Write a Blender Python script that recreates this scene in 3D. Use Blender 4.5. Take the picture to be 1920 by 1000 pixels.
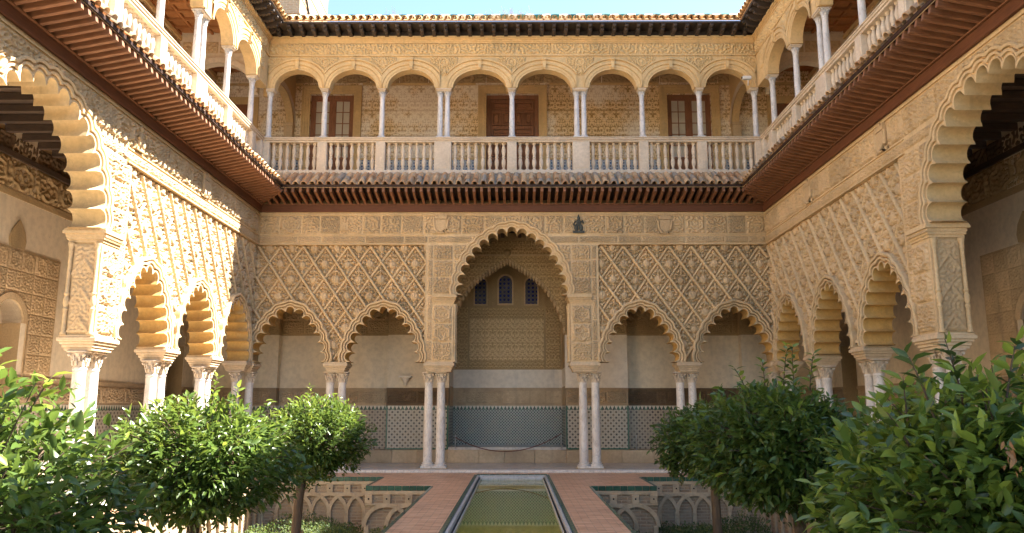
import bpy, math, random
import numpy as np
from mathutils import Vector, Matrix
from mathutils.geometry import tessellate_polygon

random.seed(7)
RNG = np.random.default_rng(7)
PI = math.pi
R = math.radians
scene = bpy.context.scene
COL = scene.collection
for o in list(bpy.data.objects):
    bpy.data.objects.remove(o)

# ------------------------------------------------------------------ camera
F = 1480.0
PITCH = math.atan(265 / F)
cam_d = bpy.data.cameras.new('camera')
cam_d.sensor_fit = 'HORIZONTAL'
cam_d.sensor_width = 36.0
cam_d.lens = 36.0 * F / 1920
cam_d.clip_start = 0.05
cam_d.clip_end = 2000
cam = bpy.data.objects.new('camera', cam_d)
COL.objects.link(cam)
cam.location = (0.11, 0.0, 1.7)
cam.rotation_euler = (PI / 2 + PITCH, 0, 7 / F)
scene.camera = cam

# ------------------------------------------------------------------ world, sun, exposure
SUN = Vector((0.775, 0.15, 1.0)).normalized()
world = bpy.data.worlds.new('World')
scene.world = world
world.use_nodes = True
wn = world.node_tree.nodes
wl = world.node_tree.links
wn.clear()
sky = wn.new('ShaderNodeTexSky')
sky.sky_type = 'NISHITA'
sky.sun_disc = False
sky.sun_elevation = math.asin(SUN.z)
sky.sun_rotation = math.atan2(SUN.x, SUN.y)
sky.air_density = 1.0
sky.dust_density = 0.2
sky.ozone_density = 1.0
bg = wn.new('ShaderNodeBackground')
bg.inputs['Strength'].default_value = 0.05
wo = wn.new('ShaderNodeOutputWorld')
wl.new(sky.outputs[0], bg.inputs[0])
wl.new(bg.outputs[0], wo.inputs[0])

sun_d = bpy.data.lights.new('sun', 'SUN')
sun_d.energy = 3.8
sun_d.angle = R(0.53)
sun_d.color = (1.0, 0.945, 0.86)
sun = bpy.data.objects.new('sun', sun_d)
COL.objects.link(sun)
sun.location = (30, 10, 40)
sun.rotation_euler = SUN.to_track_quat('Z', 'Y').to_euler()

vs = scene.view_settings
vs.view_transform = 'Standard'
vs.look = 'None'
vs.exposure = 3.18
vs.gamma = 1.0
vs.use_curve_mapping = False
cy = scene.cycles
cy.use_denoising = True
try:
    cy.denoiser = 'OPENIMAGEDENOISE'
except Exception:
    pass
cy.max_bounces = 12
cy.diffuse_bounces = 10
cy.glossy_bounces = 3
cy.transmission_bounces = 4
cy.transparent_max_bounces = 6
cy.caustics_reflective = False
cy.caustics_refractive = False

# ------------------------------------------------------------------ node helpers
class NT:
    def __init__(s, name):
        s.m = bpy.data.materials.new(name)
        s.m.use_nodes = True
        s.t = s.m.node_tree
        s.n = s.t.nodes
        s.p = s.n['Principled BSDF']
        s.out = s.n['Material Output']
    def link(s, a, b):
        s.t.links.new(a, b)
    def _in(s, sock, v):
        if hasattr(v, 'is_output'):
            s.link(v, sock)
        elif isinstance(v, (tuple, list)) and len(v) == 3 and sock.type == 'RGBA':
            sock.default_value = (*v, 1)
        else:
            sock.default_value = v
    def pos(s):
        return s.n.new('ShaderNodeNewGeometry').outputs['Position']
    def obj(s):
        return s.n.new('ShaderNodeTexCoord').outputs['Object']
    def fold(s, vec, px_, pz_):
        x, y, z = s.xyz(vec)
        a = s.math('MULTIPLY', s.math('ABSOLUTE', s.math('SUBTRACT', s.math('FRACT', s.math('MULTIPLY', x, 1 / px_)), 0.5)), px_)
        row = s.math('FLOOR', s.math('MULTIPLY', z, 1 / pz_))
        b = s.math('MULTIPLY', s.math('FRACT', s.math('MULTIPLY', z, 1 / pz_)), pz_)
        return s.comb(a, s.math('MULTIPLY', s.math('FRACT', s.math('MULTIPLY', row, 0.5)), 3.7), b)
    def rnd(s):
        return s.n.new('ShaderNodeObjectInfo').outputs['Random']
    def math(s, op, a, b=None, c=None, clamp=False):
        n = s.n.new('ShaderNodeMath')
        n.operation = op
        n.use_clamp = clamp
        s._in(n.inputs[0], a)
        if b is not None: s._in(n.inputs[1], b)
        if c is not None: s._in(n.inputs[2], c)
        return n.outputs[0]
    def vmath(s, op, a, b=None):
        n = s.n.new('ShaderNodeVectorMath')
        n.operation = op
        s._in(n.inputs[0], a)
        if b is not None: s._in(n.inputs[1], b)
        return n.outputs[0]
    def xyz(s, v):
        n = s.n.new('ShaderNodeSeparateXYZ')
        s.link(v, n.inputs[0])
        return n.outputs
    def comb(s, x, y, z):
        n = s.n.new('ShaderNodeCombineXYZ')
        for i, q in enumerate((x, y, z)): s._in(n.inputs[i], q)
        return n.outputs[0]
    def noise(s, vec, scale, detail=4, rough=0.55, dist=0.0):
        n = s.n.new('ShaderNodeTexNoise')
        s.link(vec, n.inputs['Vector'])
        n.inputs['Scale'].default_value = scale
        n.inputs['Detail'].default_value = detail
        n.inputs['Roughness'].default_value = rough
        n.inputs['Distortion'].default_value = dist
        return n.outputs['Fac']
    def voro(s, vec, scale, feature='F1', out='Distance', rand=1.0):
        n = s.n.new('ShaderNodeTexVoronoi')
        n.feature = feature
        s.link(vec, n.inputs['Vector'])
        n.inputs['Scale'].default_value = scale
        n.inputs['Randomness'].default_value = rand
        return n.outputs[out]
    def mix(s, fac, a, b):
        n = s.n.new('ShaderNodeMix')
        n.data_type = 'RGBA'
        s._in(n.inputs[0], fac)
        s._in(n.inputs[6], a)
        s._in(n.inputs[7], b)
        return n.outputs[2]
    def ramp(s, v, lo, hi, a=0.0, b=1.0):
        n = s.n.new('ShaderNodeMapRange')
        n.interpolation_type = 'SMOOTHSTEP'
        s._in(n.inputs[0], v)
        n.inputs[1].default_value = lo
        n.inputs[2].default_value = hi
        n.inputs[3].default_value = a
        n.inputs[4].default_value = b
        return n.outputs[0]
    def bump(s, h, strength, dist):
        n = s.n.new('ShaderNodeBump')
        n.inputs['Strength'].default_value = strength
        n.inputs['Distance'].default_value = dist
        s.link(h, n.inputs['Height'])
        s.link(n.outputs[0], s.p.inputs['Normal'])
    def done(s, col, rough=0.8, spec=0.3):
        s._in(s.p.inputs['Base Color'], col)
        s._in(s.p.inputs['Roughness'], rough)
        s.p.inputs['Specular IOR Level'].default_value = spec
        return s.m

M = {}
def stone(name, c1, c2, c3=None, sc=0.9, fine=14.0, rough=0.85, bs=0.35, bd=0.012, rv=0.0, grain=60.0, streak=0.42, chips=0.4):
    """weathered masonry: broad tone drift, blotches, fine grain and grain relief"""
    t = NT(name)
    p = t.pos()
    a = t.noise(p, sc, 6, 0.62)
    b = t.noise(p, fine, 4, 0.6)
    col = t.mix(t.ramp(a, 0.34, 0.66), c1, c2)
    if c3:
        col = t.mix(t.math('MULTIPLY', t.ramp(t.noise(p, sc * 2.7, 5, 0.7, 0.6), 0.55, 0.75), 0.7), col, c3)
    col = t.mix(t.ramp(b, 0.35, 0.7, 0.0, 0.35), col, tuple(x * 0.58 for x in c1))
    st = t.noise(t.vmath('MULTIPLY', p, (2.6, 2.6, 0.35)), 1.0, 5, 0.65)
    col = t.mix(t.ramp(st, 0.52, 0.74, 0.0, streak), col, tuple(x * 0.5 for x in (c1[0] * 0.9, c1[1], c1[2] * 1.15)))
    ch = t.noise(p, 4.5, 6, 0.72)
    col = t.mix(t.ramp(ch, 0.60, 0.68, 0.0, chips), col, tuple(min(0.85, x * 1.22) for x in c1))
    if rv:
        hs = t.n.new('ShaderNodeHueSaturation')
        t.link(col, hs.inputs['Color'])
        t.link(t.math('MULTIPLY_ADD', t.rnd(), rv, 1 - rv / 2), hs.inputs['Value'])
        col = hs.outputs[0]
    g = t.noise(p, grain, 3, 0.6)
    t.bump(t.math('ADD', b, t.math('MULTIPLY', g, 0.5)), bs, bd)
    M[name] = t.done(col, rough)
    return M[name]

stone('stucco', (0.66, 0.485, 0.285), (0.56, 0.405, 0.23), (0.42, 0.305, 0.19), rv=0.24, bs=0.5, bd=0.02, fine=22)
stone('stucco_plain', (0.71, 0.53, 0.305), (0.61, 0.45, 0.255), (0.49, 0.365, 0.22), rv=0.14, bs=0.55, bd=0.02, fine=18)
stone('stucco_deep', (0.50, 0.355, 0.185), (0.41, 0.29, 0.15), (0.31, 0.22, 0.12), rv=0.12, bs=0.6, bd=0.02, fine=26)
stone('intrados_paint', (0.64, 0.41, 0.14), (0.54, 0.345, 0.125), (0.60, 0.46, 0.25), sc=1.6)
stone('intrados_pale', (0.66, 0.50, 0.27), (0.56, 0.42, 0.225), (0.44, 0.33, 0.18), sc=1.4)
stone('upper_stone', (0.72, 0.51, 0.25), (0.62, 0.435, 0.21), (0.64, 0.49, 0.29), sc=1.1, rv=0.08)
stone('pale_stone', (0.70, 0.59, 0.45), (0.60, 0.49, 0.36), (0.48, 0.40, 0.31), sc=1.6, rv=0.10)
stone('plaster', (0.80, 0.68, 0.50), (0.74, 0.62, 0.455), (0.67, 0.565, 0.42), sc=0.7, bs=0.25, fine=7, streak=0.25, chips=0.15)
def peel(name):
    m = M[name]
    nt = m.node_tree
    p = nt.nodes['Principled BSDF']
    src = p.inputs['Base Color'].links[0].from_socket
    t = NT.__new__(NT)
    t.m, t.t, t.n, t.p = m, nt, nt.nodes, p
    n = t.noise(t.pos(), 5.5, 8, 0.75)
    big = t.noise(t.pos(), 0.8, 3, 0.5)
    k = t.math('MULTIPLY', t.ramp(n, 0.66, 0.69), t.ramp(big, 0.5, 0.6))
    t.link(t.mix(k, src, (0.30, 0.215, 0.14)), p.inputs['Base Color'])
peel('plaster')
stone('white_plaster', (0.82, 0.74, 0.62), (0.76, 0.68, 0.56), (0.68, 0.59, 0.47), sc=0.9, bs=0.2, fine=6, streak=0.3, chips=0.1)
peel('white_plaster')
stone('limestone', (0.55, 0.42, 0.27), (0.44, 0.33, 0.21), (0.33, 0.25, 0.165), sc=1.5, rv=0.25, bs=0.5, bd=0.02)
stone('brown_band', (0.44, 0.32, 0.195), (0.33, 0.235, 0.145), (0.24, 0.17, 0.105), sc=1.1, rv=0.25)
stone('dark_band', (0.19, 0.125, 0.07), (0.13, 0.085, 0.05), (0.28, 0.20, 0.125), sc=1.4, rv=0.25)
stone('soil', (0.12, 0.085, 0.05), (0.08, 0.06, 0.035), None, sc=2.0)
stone('lead_grey', (0.10, 0.11, 0.10), (0.06, 0.065, 0.06), None, sc=5)

def wood(name, c1, c2, rough=0.6, axis_scale=(6, 6, 6), rv=0.25):
    t = NT(name)
    o = t.obj()
    v = t.vmath('MULTIPLY', o, axis_scale)
    g = t.noise(v, 3.0, 5, 0.65, 0.4)
    w = t.noise(t.pos(), 1.3, 4, 0.6)
    col = t.mix(t.ramp(g, 0.3, 0.7), c1, c2)
    col = t.mix(t.ramp(w, 0.45, 0.75, 0, 0.5), col, tuple(x * 0.55 for x in c1))
    hs = t.n.new('ShaderNodeHueSaturation')
    t.link(col, hs.inputs['Color'])
    t.link(t.math('MULTIPLY_ADD', t.rnd(), rv, 1 - rv / 2), hs.inputs['Value'])
    t.bump(g, 0.3, 0.006)
    M[name] = t.done(hs.outputs[0], rough, 0.35)
wood('red_wood', (0.28, 0.128, 0.062), (0.17, 0.075, 0.037), axis_scale=(9, 1.2, 9))
wood('fascia_wood', (0.165, 0.064, 0.030), (0.105, 0.040, 0.02), axis_scale=(1.0, 9, 12))
wood('deck_wood', (0.045, 0.020, 0.012), (0.028, 0.013, 0.008))  # darkened so the colour carries the shade between the rafters
wood('corbel_wood', (0.075, 0.055, 0.042), (0.045, 0.034, 0.028), axis_scale=(8, 8, 8))
wood('door_wood', (0.30, 0.135, 0.066), (0.19, 0.085, 0.043), axis_scale=(12, 12, 1.5))
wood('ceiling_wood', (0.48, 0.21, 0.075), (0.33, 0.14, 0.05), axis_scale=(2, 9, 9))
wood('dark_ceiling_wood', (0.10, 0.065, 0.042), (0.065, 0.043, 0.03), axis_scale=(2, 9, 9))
wood('bark', (0.13, 0.085, 0.050), (0.075, 0.05, 0.032), 0.85, (14, 14, 2.5))

def marble(name, c1, c2, rough=0.35):
    t = NT(name)
    p = t.pos()
    a = t.noise(p, 2.2, 6, 0.6, 1.2)
    v = t.math('ABSOLUTE', t.math('SUBTRACT', t.noise(t.vmath('MULTIPLY', p, (1, 1, 0.35)), 3.4, 5, 0.6, 2.0), 0.5))
    col = t.mix(t.ramp(a, 0.35, 0.65), c1, c2)
    col = t.mix(t.ramp(v, 0.0, 0.035, 0.45, 0.0), col, tuple(x * 0.45 for x in c1))
    col = t.mix(t.ramp(t.noise(p, 9, 4, 0.6), 0.5, 0.75, 0, 0.35), col, (0.50, 0.38, 0.25))
    t.bump(a, 0.15, 0.01)
    M[name] = t.done(col, rough, 0.4)
marble('marble', (0.76, 0.71, 0.64), (0.66, 0.60, 0.53), 0.45)
marble('marble_upper', (0.70, 0.67, 0.63), (0.58, 0.56, 0.54), 0.5)
marble('marble_floor', (0.62, 0.55, 0.47), (0.52, 0.46, 0.40), 0.22)
marble('coping_marble', (0.60, 0.58, 0.55), (0.48, 0.47, 0.45), 0.3)

# roof tile: each tile has its own firing colour, lichen on top
t = NT('roof_tile')
p = t.pos()
r = t.rnd()
c = t.mix(t.ramp(r, 0.15, 0.85), (0.46, 0.265, 0.135), (0.60, 0.405, 0.225))
c = t.mix(t.ramp(t.math('FRACT', t.math('MULTIPLY', r, 7.31)), 0.74, 0.86), c, (0.36, 0.285, 0.21))
c = t.mix(t.ramp(t.noise(p, 8, 5, 0.7), 0.54, 0.74, 0, 0.7), c, (0.24, 0.185, 0.12))
t.bump(t.noise(p, 40, 4, 0.6), 0.4, 0.01)
M['roof_tile'] = t.done(c, 0.9, 0.2)
t = NT('eave_tile')
p = t.pos()
r = t.rnd()
c = t.mix(r, (0.55, 0.345, 0.155), (0.44, 0.265, 0.12))
c = t.mix(t.ramp(t.noise(p, 7, 5, 0.7), 0.52, 0.7, 0, 0.7), c, (0.66, 0.52, 0.34))
t.bump(t.noise(p, 40, 4, 0.6), 0.4, 0.01)
M['eave_tile'] = t.done(c, 0.9, 0.2)

def glaze(name, c1, c2, rough=0.25):
    t = NT(name)
    p = t.pos()
    c = t.mix(t.ramp(t.noise(p, 7, 4, 0.6), 0.35, 0.65), c1, c2)
    hs = t.n.new('ShaderNodeHueSaturation')
    t.link(c, hs.inputs['Color'])
    t.link(t.math('MULTIPLY_ADD', t.rnd(), 0.5, 0.75), hs.inputs['Value'])
    M[name] = t.done(hs.outputs[0], rough, 0.5)
glaze('green_glaze', (0.014, 0.060, 0.036), (0.024, 0.088, 0.055))
glaze('white_glaze', (0.65, 0.58, 0.45), (0.52, 0.44, 0.33), 0.4)

# zellige dado: interlaced white straps between dark glazed pieces (pattern in the panel's own plane)
def zellige(name, k, width, darks, strap, diag=True, worn=0.0, gold=0.0, ortho=True, rough=0.32, dk=1.0):
    t = NT(name)
    o = t.obj()
    x, y, z = t.xyz(o)
    dirs = ([(1, 0), (0, 1)] if ortho else []) + ([(1, 1), (1, -1)] if diag else [])
    m = None
    for (dx, dz) in dirs:
        kk = k * (dk if dx * dz else 1.0)
        a = t.math('ADD', t.math('MULTIPLY', x, dx * kk), t.math('MULTIPLY', z, dz * kk))
        s_ = t.math('ABSOLUTE', t.math('SUBTRACT', t.math('FRACT', a), 0.5))
        wd = width * (1.0 if dx * dz == 0 else dk * 1.2)
        q = t.ramp(s_, wd, wd + 0.04)
        m = q if m is None else t.math('MULTIPLY', m, q)
    cell = t.voro(o, k * 1.4, 'F1', 'Color', 1.0)
    cx = t.xyz(cell)
    dark = t.mix(t.ramp(cx[0], 0.4, 0.5), darks[0], darks[1])
    dark = t.mix(t.ramp(cx[1], 0.72, 0.8), dark, darks[2])
    if gold:
        gx = t.math('SUBTRACT', t.math('FRACT', t.math('MULTIPLY', x, k / 5)), 0.5)
        gz = t.math('SUBTRACT', t.math('FRACT', t.math('MULTIPLY', z, k / 5)), 0.5)
        rr = t.math('SQRT', t.math('ADD', t.math('MULTIPLY', gx, gx), t.math('MULTIPLY', gz, gz)))
        dark = t.mix(t.ramp(rr, 0.06, 0.09, gold, 0), dark, (0.36, 0.22, 0.05))
    col = t.mix(m, strap, dark)
    n = t.noise(t.pos(), 3.0, 5, 0.65)
    col = t.mix(t.ramp(n, 0.45, 0.75, 0, 0.35 + worn), col, (0.30, 0.25, 0.18))
    t.bump(m, 0.4, 0.004)
    M[name] = t.done(col, rough, 0.5 if rough < 0.5 else 0.15)
zellige('zellige_star', 11.5, 0.13, [(0.03, 0.026, 0.024), (0.045, 0.04, 0.036), (0.12, 0.075, 0.03)], (0.44, 0.39, 0.31), gold=0.8, dk=0.5)
zellige('zellige_green', 10.0, 0.10, [(0.016, 0.035, 0.028), (0.022, 0.026, 0.026), (0.025, 0.06, 0.04)], (0.40, 0.41, 0.36), ortho=False)
zellige('zellige_worn', 11.5, 0.11, [(0.10, 0.065, 0.045), (0.07, 0.048, 0.038), (0.13, 0.085, 0.055)], (0.42, 0.34, 0.245), worn=0.4, dk=0.5)
zellige('blue_tile', 9.0, 0.10, [(0.03, 0.05, 0.16), (0.04, 0.10, 0.16), (0.12, 0.07, 0.03)], (0.42, 0.42, 0.40))
zellige('blue_lattice', 7.0, 0.06, [(0.012, 0.022, 0.13), (0.02, 0.035, 0.20), (0.03, 0.04, 0.11)], (0.14, 0.13, 0.11), rough=0.75)
# polychrome stucco of the alcove: a painted star net on the carved ground
def painted(name, c_hi, c_lo, c_tr, kz):
    """polychrome stucco: tiny painted foliage in rows, worn"""
    t = NT(name)
    o = t.obj()
    x, y, z = t.xyz(o)
    n = t.noise(t.fold(o, 6.283 / kz * 1.5, 6.283 / kz * 1.5), 26, 3, 0.6, 0.6)
    row = t.math('COSINE', t.math('MULTIPLY', z, kz))
    col_ = t.math('COSINE', t.math('MULTIPLY', x, kz))
    f = t.math('ADD', t.math('MULTIPLY', t.math('SUBTRACT', n, 0.5), 4.0), t.math('MULTIPLY', t.math('MULTIPLY', row, col_), 0.25))
    c = t.mix(t.ramp(f, -0.35, 0.35), c_hi, c_lo)
    c = t.mix(t.ramp(t.noise(t.pos(), 1.6, 5, 0.65), 0.45, 0.7, 0, 0.6), c, c_tr)
    t.bump(f, 0.5, 0.012)
    M[name] = t.done(c, 0.9, 0.15)
painted('painted_stucco', (0.78, 0.59, 0.34), (0.44, 0.305, 0.155), (0.60, 0.44, 0.25), 2 * PI / 0.19)
painted('painted_net', (0.60, 0.435, 0.23), (0.33, 0.225, 0.11), (0.44, 0.315, 0.17), 2 * PI / 0.14)

# band of alternating glazed triangles
t = NT('merlon_tile')
o = t.obj()
x, y, z = t.xyz(o)
fx = t.math('FRACT', t.math('MULTIPLY', x, 1 / 0.125))
tri = t.math('MULTIPLY', t.math('ABSOLUTE', t.math('SUBTRACT', fx, 0.5)), 2.0)
fz = t.math('MULTIPLY', t.math('SUBTRACT', z, 1.64), 1 / 0.13)
m = t.ramp(t.math('SUBTRACT', fz, tri), -0.03, 0.03)
idx = t.math('FRACT', t.math('MULTIPLY', t.math('FLOOR', t.math('MULTIPLY', x, 1 / 0.125)), 0.4))
dk = t.mix(t.ramp(idx, 0.3, 0.5), (0.03, 0.025, 0.022), (0.025, 0.11, 0.06))
M['merlon_tile'] = t.done(t.mix(m, dk, (0.58, 0.52, 0.42)), 0.3, 0.5)

# incised stucco of the upper gallery: brown ground between pale foliage, worn off in places
t = NT('upper_wall_stucco')
p = t.obj()
x, y, z = t.xyz(p)
s3 = t.math('SUBTRACT', t.noise(t.fold(p, 0.42, 0.46), 17, 3, 0.6, 0.5), 0.5)
s4 = t.math('SUBTRACT', t.noise(p, 30, 3, 0.6), 0.5)
pat = t.math('ADD', t.math('MULTIPLY', s3, 3.2), t.math('MULTIPLY', s4, 1.1))
wear = t.noise(t.pos(), 0.55, 5, 0.7)
pm = t.ramp(pat, 0.0, 0.16)
pm = t.math('MULTIPLY', pm, t.ramp(wear, 0.40, 0.62, 1.0, 0.35))
pale = t.mix(t.ramp(wear, 0.42, 0.58), (0.82, 0.62, 0.35), (0.88, 0.79, 0.64))
col = t.mix(pm, pale, (0.38, 0.235, 0.095))
t.bump(t.math('SUBTRACT', 1.0, pm), 0.5, 0.012)
M['upper_wall_stucco'] = t.done(col, 0.85, 0.2)

# brick path, swept and polished by feet
t = NT('brick_path')
p = t.pos()
b = t.n.new('ShaderNodeTexBrick')
v = t.vmath('MULTIPLY', p, (1, 1, 1))
t.link(v, b.inputs['Vector'])
b.inputs['Scale'].default_value = 1.0
b.inputs['Brick Width'].default_value = 0.26
b.inputs['Row Height'].default_value = 0.062
b.inputs['Mortar Size'].default_value = 0.009
b.inputs['Color1'].default_value = (0.80, 0.45, 0.25, 1)
b.inputs['Color2'].default_value = (0.48, 0.225, 0.115, 1)
b.inputs['Mortar'].default_value = (0.26, 0.155, 0.10, 1)
n1 = t.noise(t.vmath('MULTIPLY', p, (2.2, 9, 1)), 1.0, 5, 0.65)
c = t.mix(t.ramp(n1, 0.35, 0.7, 0, 0.55), b.outputs['Color'], (0.84, 0.58, 0.37))
c = t.mix(t.ramp(t.noise(p, 0.8, 5, 0.6), 0.5, 0.75, 0, 0.4), c, (0.38, 0.21, 0.14))
t.bump(t.math('SUBTRACT', 1.0, b.outputs['Fac']), 0.25, 0.004)
M['brick_path'] = t.done(c, 0.45, 0.14)

def bricks(name, c1, c2, mo, bw, rh, worn, ms=0.012):
    t = NT(name)
    o = t.obj()
    x, y, z = t.xyz(o)
    b = t.n.new('ShaderNodeTexBrick')
    t.link(t.comb(t.math('ADD', x, y), z, 0.0), b.inputs['Vector'])
    b.inputs['Scale'].default_value = 1.0
    b.inputs['Brick Width'].default_value = bw
    b.inputs['Row Height'].default_value = rh
    b.inputs['Mortar Size'].default_value = ms
    b.inputs['Mortar Smooth'].default_value = 0.4
    b.inputs['Color1'].default_value = (*c1, 1)
    b.inputs['Color2'].default_value = (*c2, 1)
    b.inputs['Mortar'].default_value = (*mo, 1)
    n = t.noise(t.pos(), 1.7, 6, 0.7)
    c = t.mix(t.ramp(n, 0.42, 0.66, 0, 0.85), b.outputs['Color'], worn)
    h = t.math('ADD', t.math('MULTIPLY', b.outputs['Fac'], -0.8), t.noise(t.pos(), 18, 4, 0.6))
    t.bump(h, 0.7, 0.02)
    M[name] = t.done(c, 0.9, 0.2)
bricks('garden_brick', (0.36, 0.25, 0.155), (0.27, 0.185, 0.12), (0.42, 0.33, 0.23), 0.28, 0.075, (0.40, 0.31, 0.205))
bricks('tower_brick', (0.42, 0.27, 0.165), (0.50, 0.35, 0.22), (0.58, 0.46, 0.32), 0.30, 0.11, (0.50, 0.36, 0.23), 0.02)

t = NT('pool_water')
p = t.pos()
n = t.noise(p, 2.5, 3, 0.5)
n2 = t.noise(p, 0.5, 3, 0.5)
t.bump(n, 0.008, 0.02)
M['pool_water'] = t.done(t.mix(n2, (0.27, 0.265, 0.016), (0.19, 0.20, 0.016)), 0.012, 0.5)
t = NT('window_glass')
M['window_glass'] = t.done(t.mix(t.noise(t.pos(), 3, 3, 0.5), (0.62, 0.57, 0.47), (0.42, 0.39, 0.33)), 0.08, 0.6)  # pale base puts reflected light and white curtains into the pane colour
t = NT('dark_void')
M['dark_void'] = t.done((0.02, 0.016, 0.012), 0.9)  # near-black colour standing in for the darkness inside openings
t = NT('iron')
M['iron'] = t.done((0.02, 0.019, 0.018), 0.5)
t = NT('steel')
t.p.inputs['Metallic'].default_value = 0.8
M['steel'] = t.done((0.6, 0.6, 0.6), 0.35)
t = NT('rope_red')
M['rope_red'] = t.done((0.14, 0.045, 0.03), 0.8)
t = NT('camera_white')
M['camera_white'] = t.done((0.7, 0.7, 0.68), 0.4)
t = NT('dry_grass')
M['dry_grass'] = t.done((0.42, 0.33, 0.16), 0.9)
t = NT('dead_leaf')
M['dead_leaf'] = t.done(t.mix(t.noise(t.pos(), 20, 3, 0.5), (0.24, 0.125, 0.05), (0.12, 0.065, 0.03)), 0.85)

def foliage(name, dark, mid, young, rough=0.34):
    t = NT(name)
    at = t.n.new('ShaderNodeAttribute')
    at.attribute_name = 'tint'
    f = t.math('FRACT', t.math('ADD', at.outputs['Fac'], t.math('MULTIPLY', t.rnd(), 0.35)))
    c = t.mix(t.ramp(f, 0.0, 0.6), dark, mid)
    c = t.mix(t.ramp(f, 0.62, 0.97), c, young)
    t._in(t.p.inputs['Base Color'], c)
    t.p.inputs['Roughness'].default_value = rough
    t.p.inputs['Specular IOR Level'].default_value = 0.45
    tr = t.n.new('ShaderNodeBsdfTranslucent')
    hs = t.n.new('ShaderNodeHueSaturation')
    t.link(c, hs.inputs['Color'])
    hs.inputs['Value'].default_value = 1.9
    hs.inputs['Hue'].default_value = 0.485
    t.link(hs.outputs[0], tr.inputs['Color'])
    ms = t.n.new('ShaderNodeMixShader')
    ms.inputs[0].default_value = 0.33
    t.link(t.p.outputs[0], ms.inputs[1])
    t.link(tr.outputs[0], ms.inputs[2])
    t.link(ms.outputs[0], t.out.inputs['Surface'])
    M[name] = t.m
foliage('orange_leaf', (0.036, 0.062, 0.014), (0.072, 0.120, 0.021), (0.18, 0.24, 0.034))
foliage('ground_leaf', (0.040, 0.075, 0.018), (0.075, 0.12, 0.028), (0.15, 0.17, 0.05), 0.6)

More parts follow.
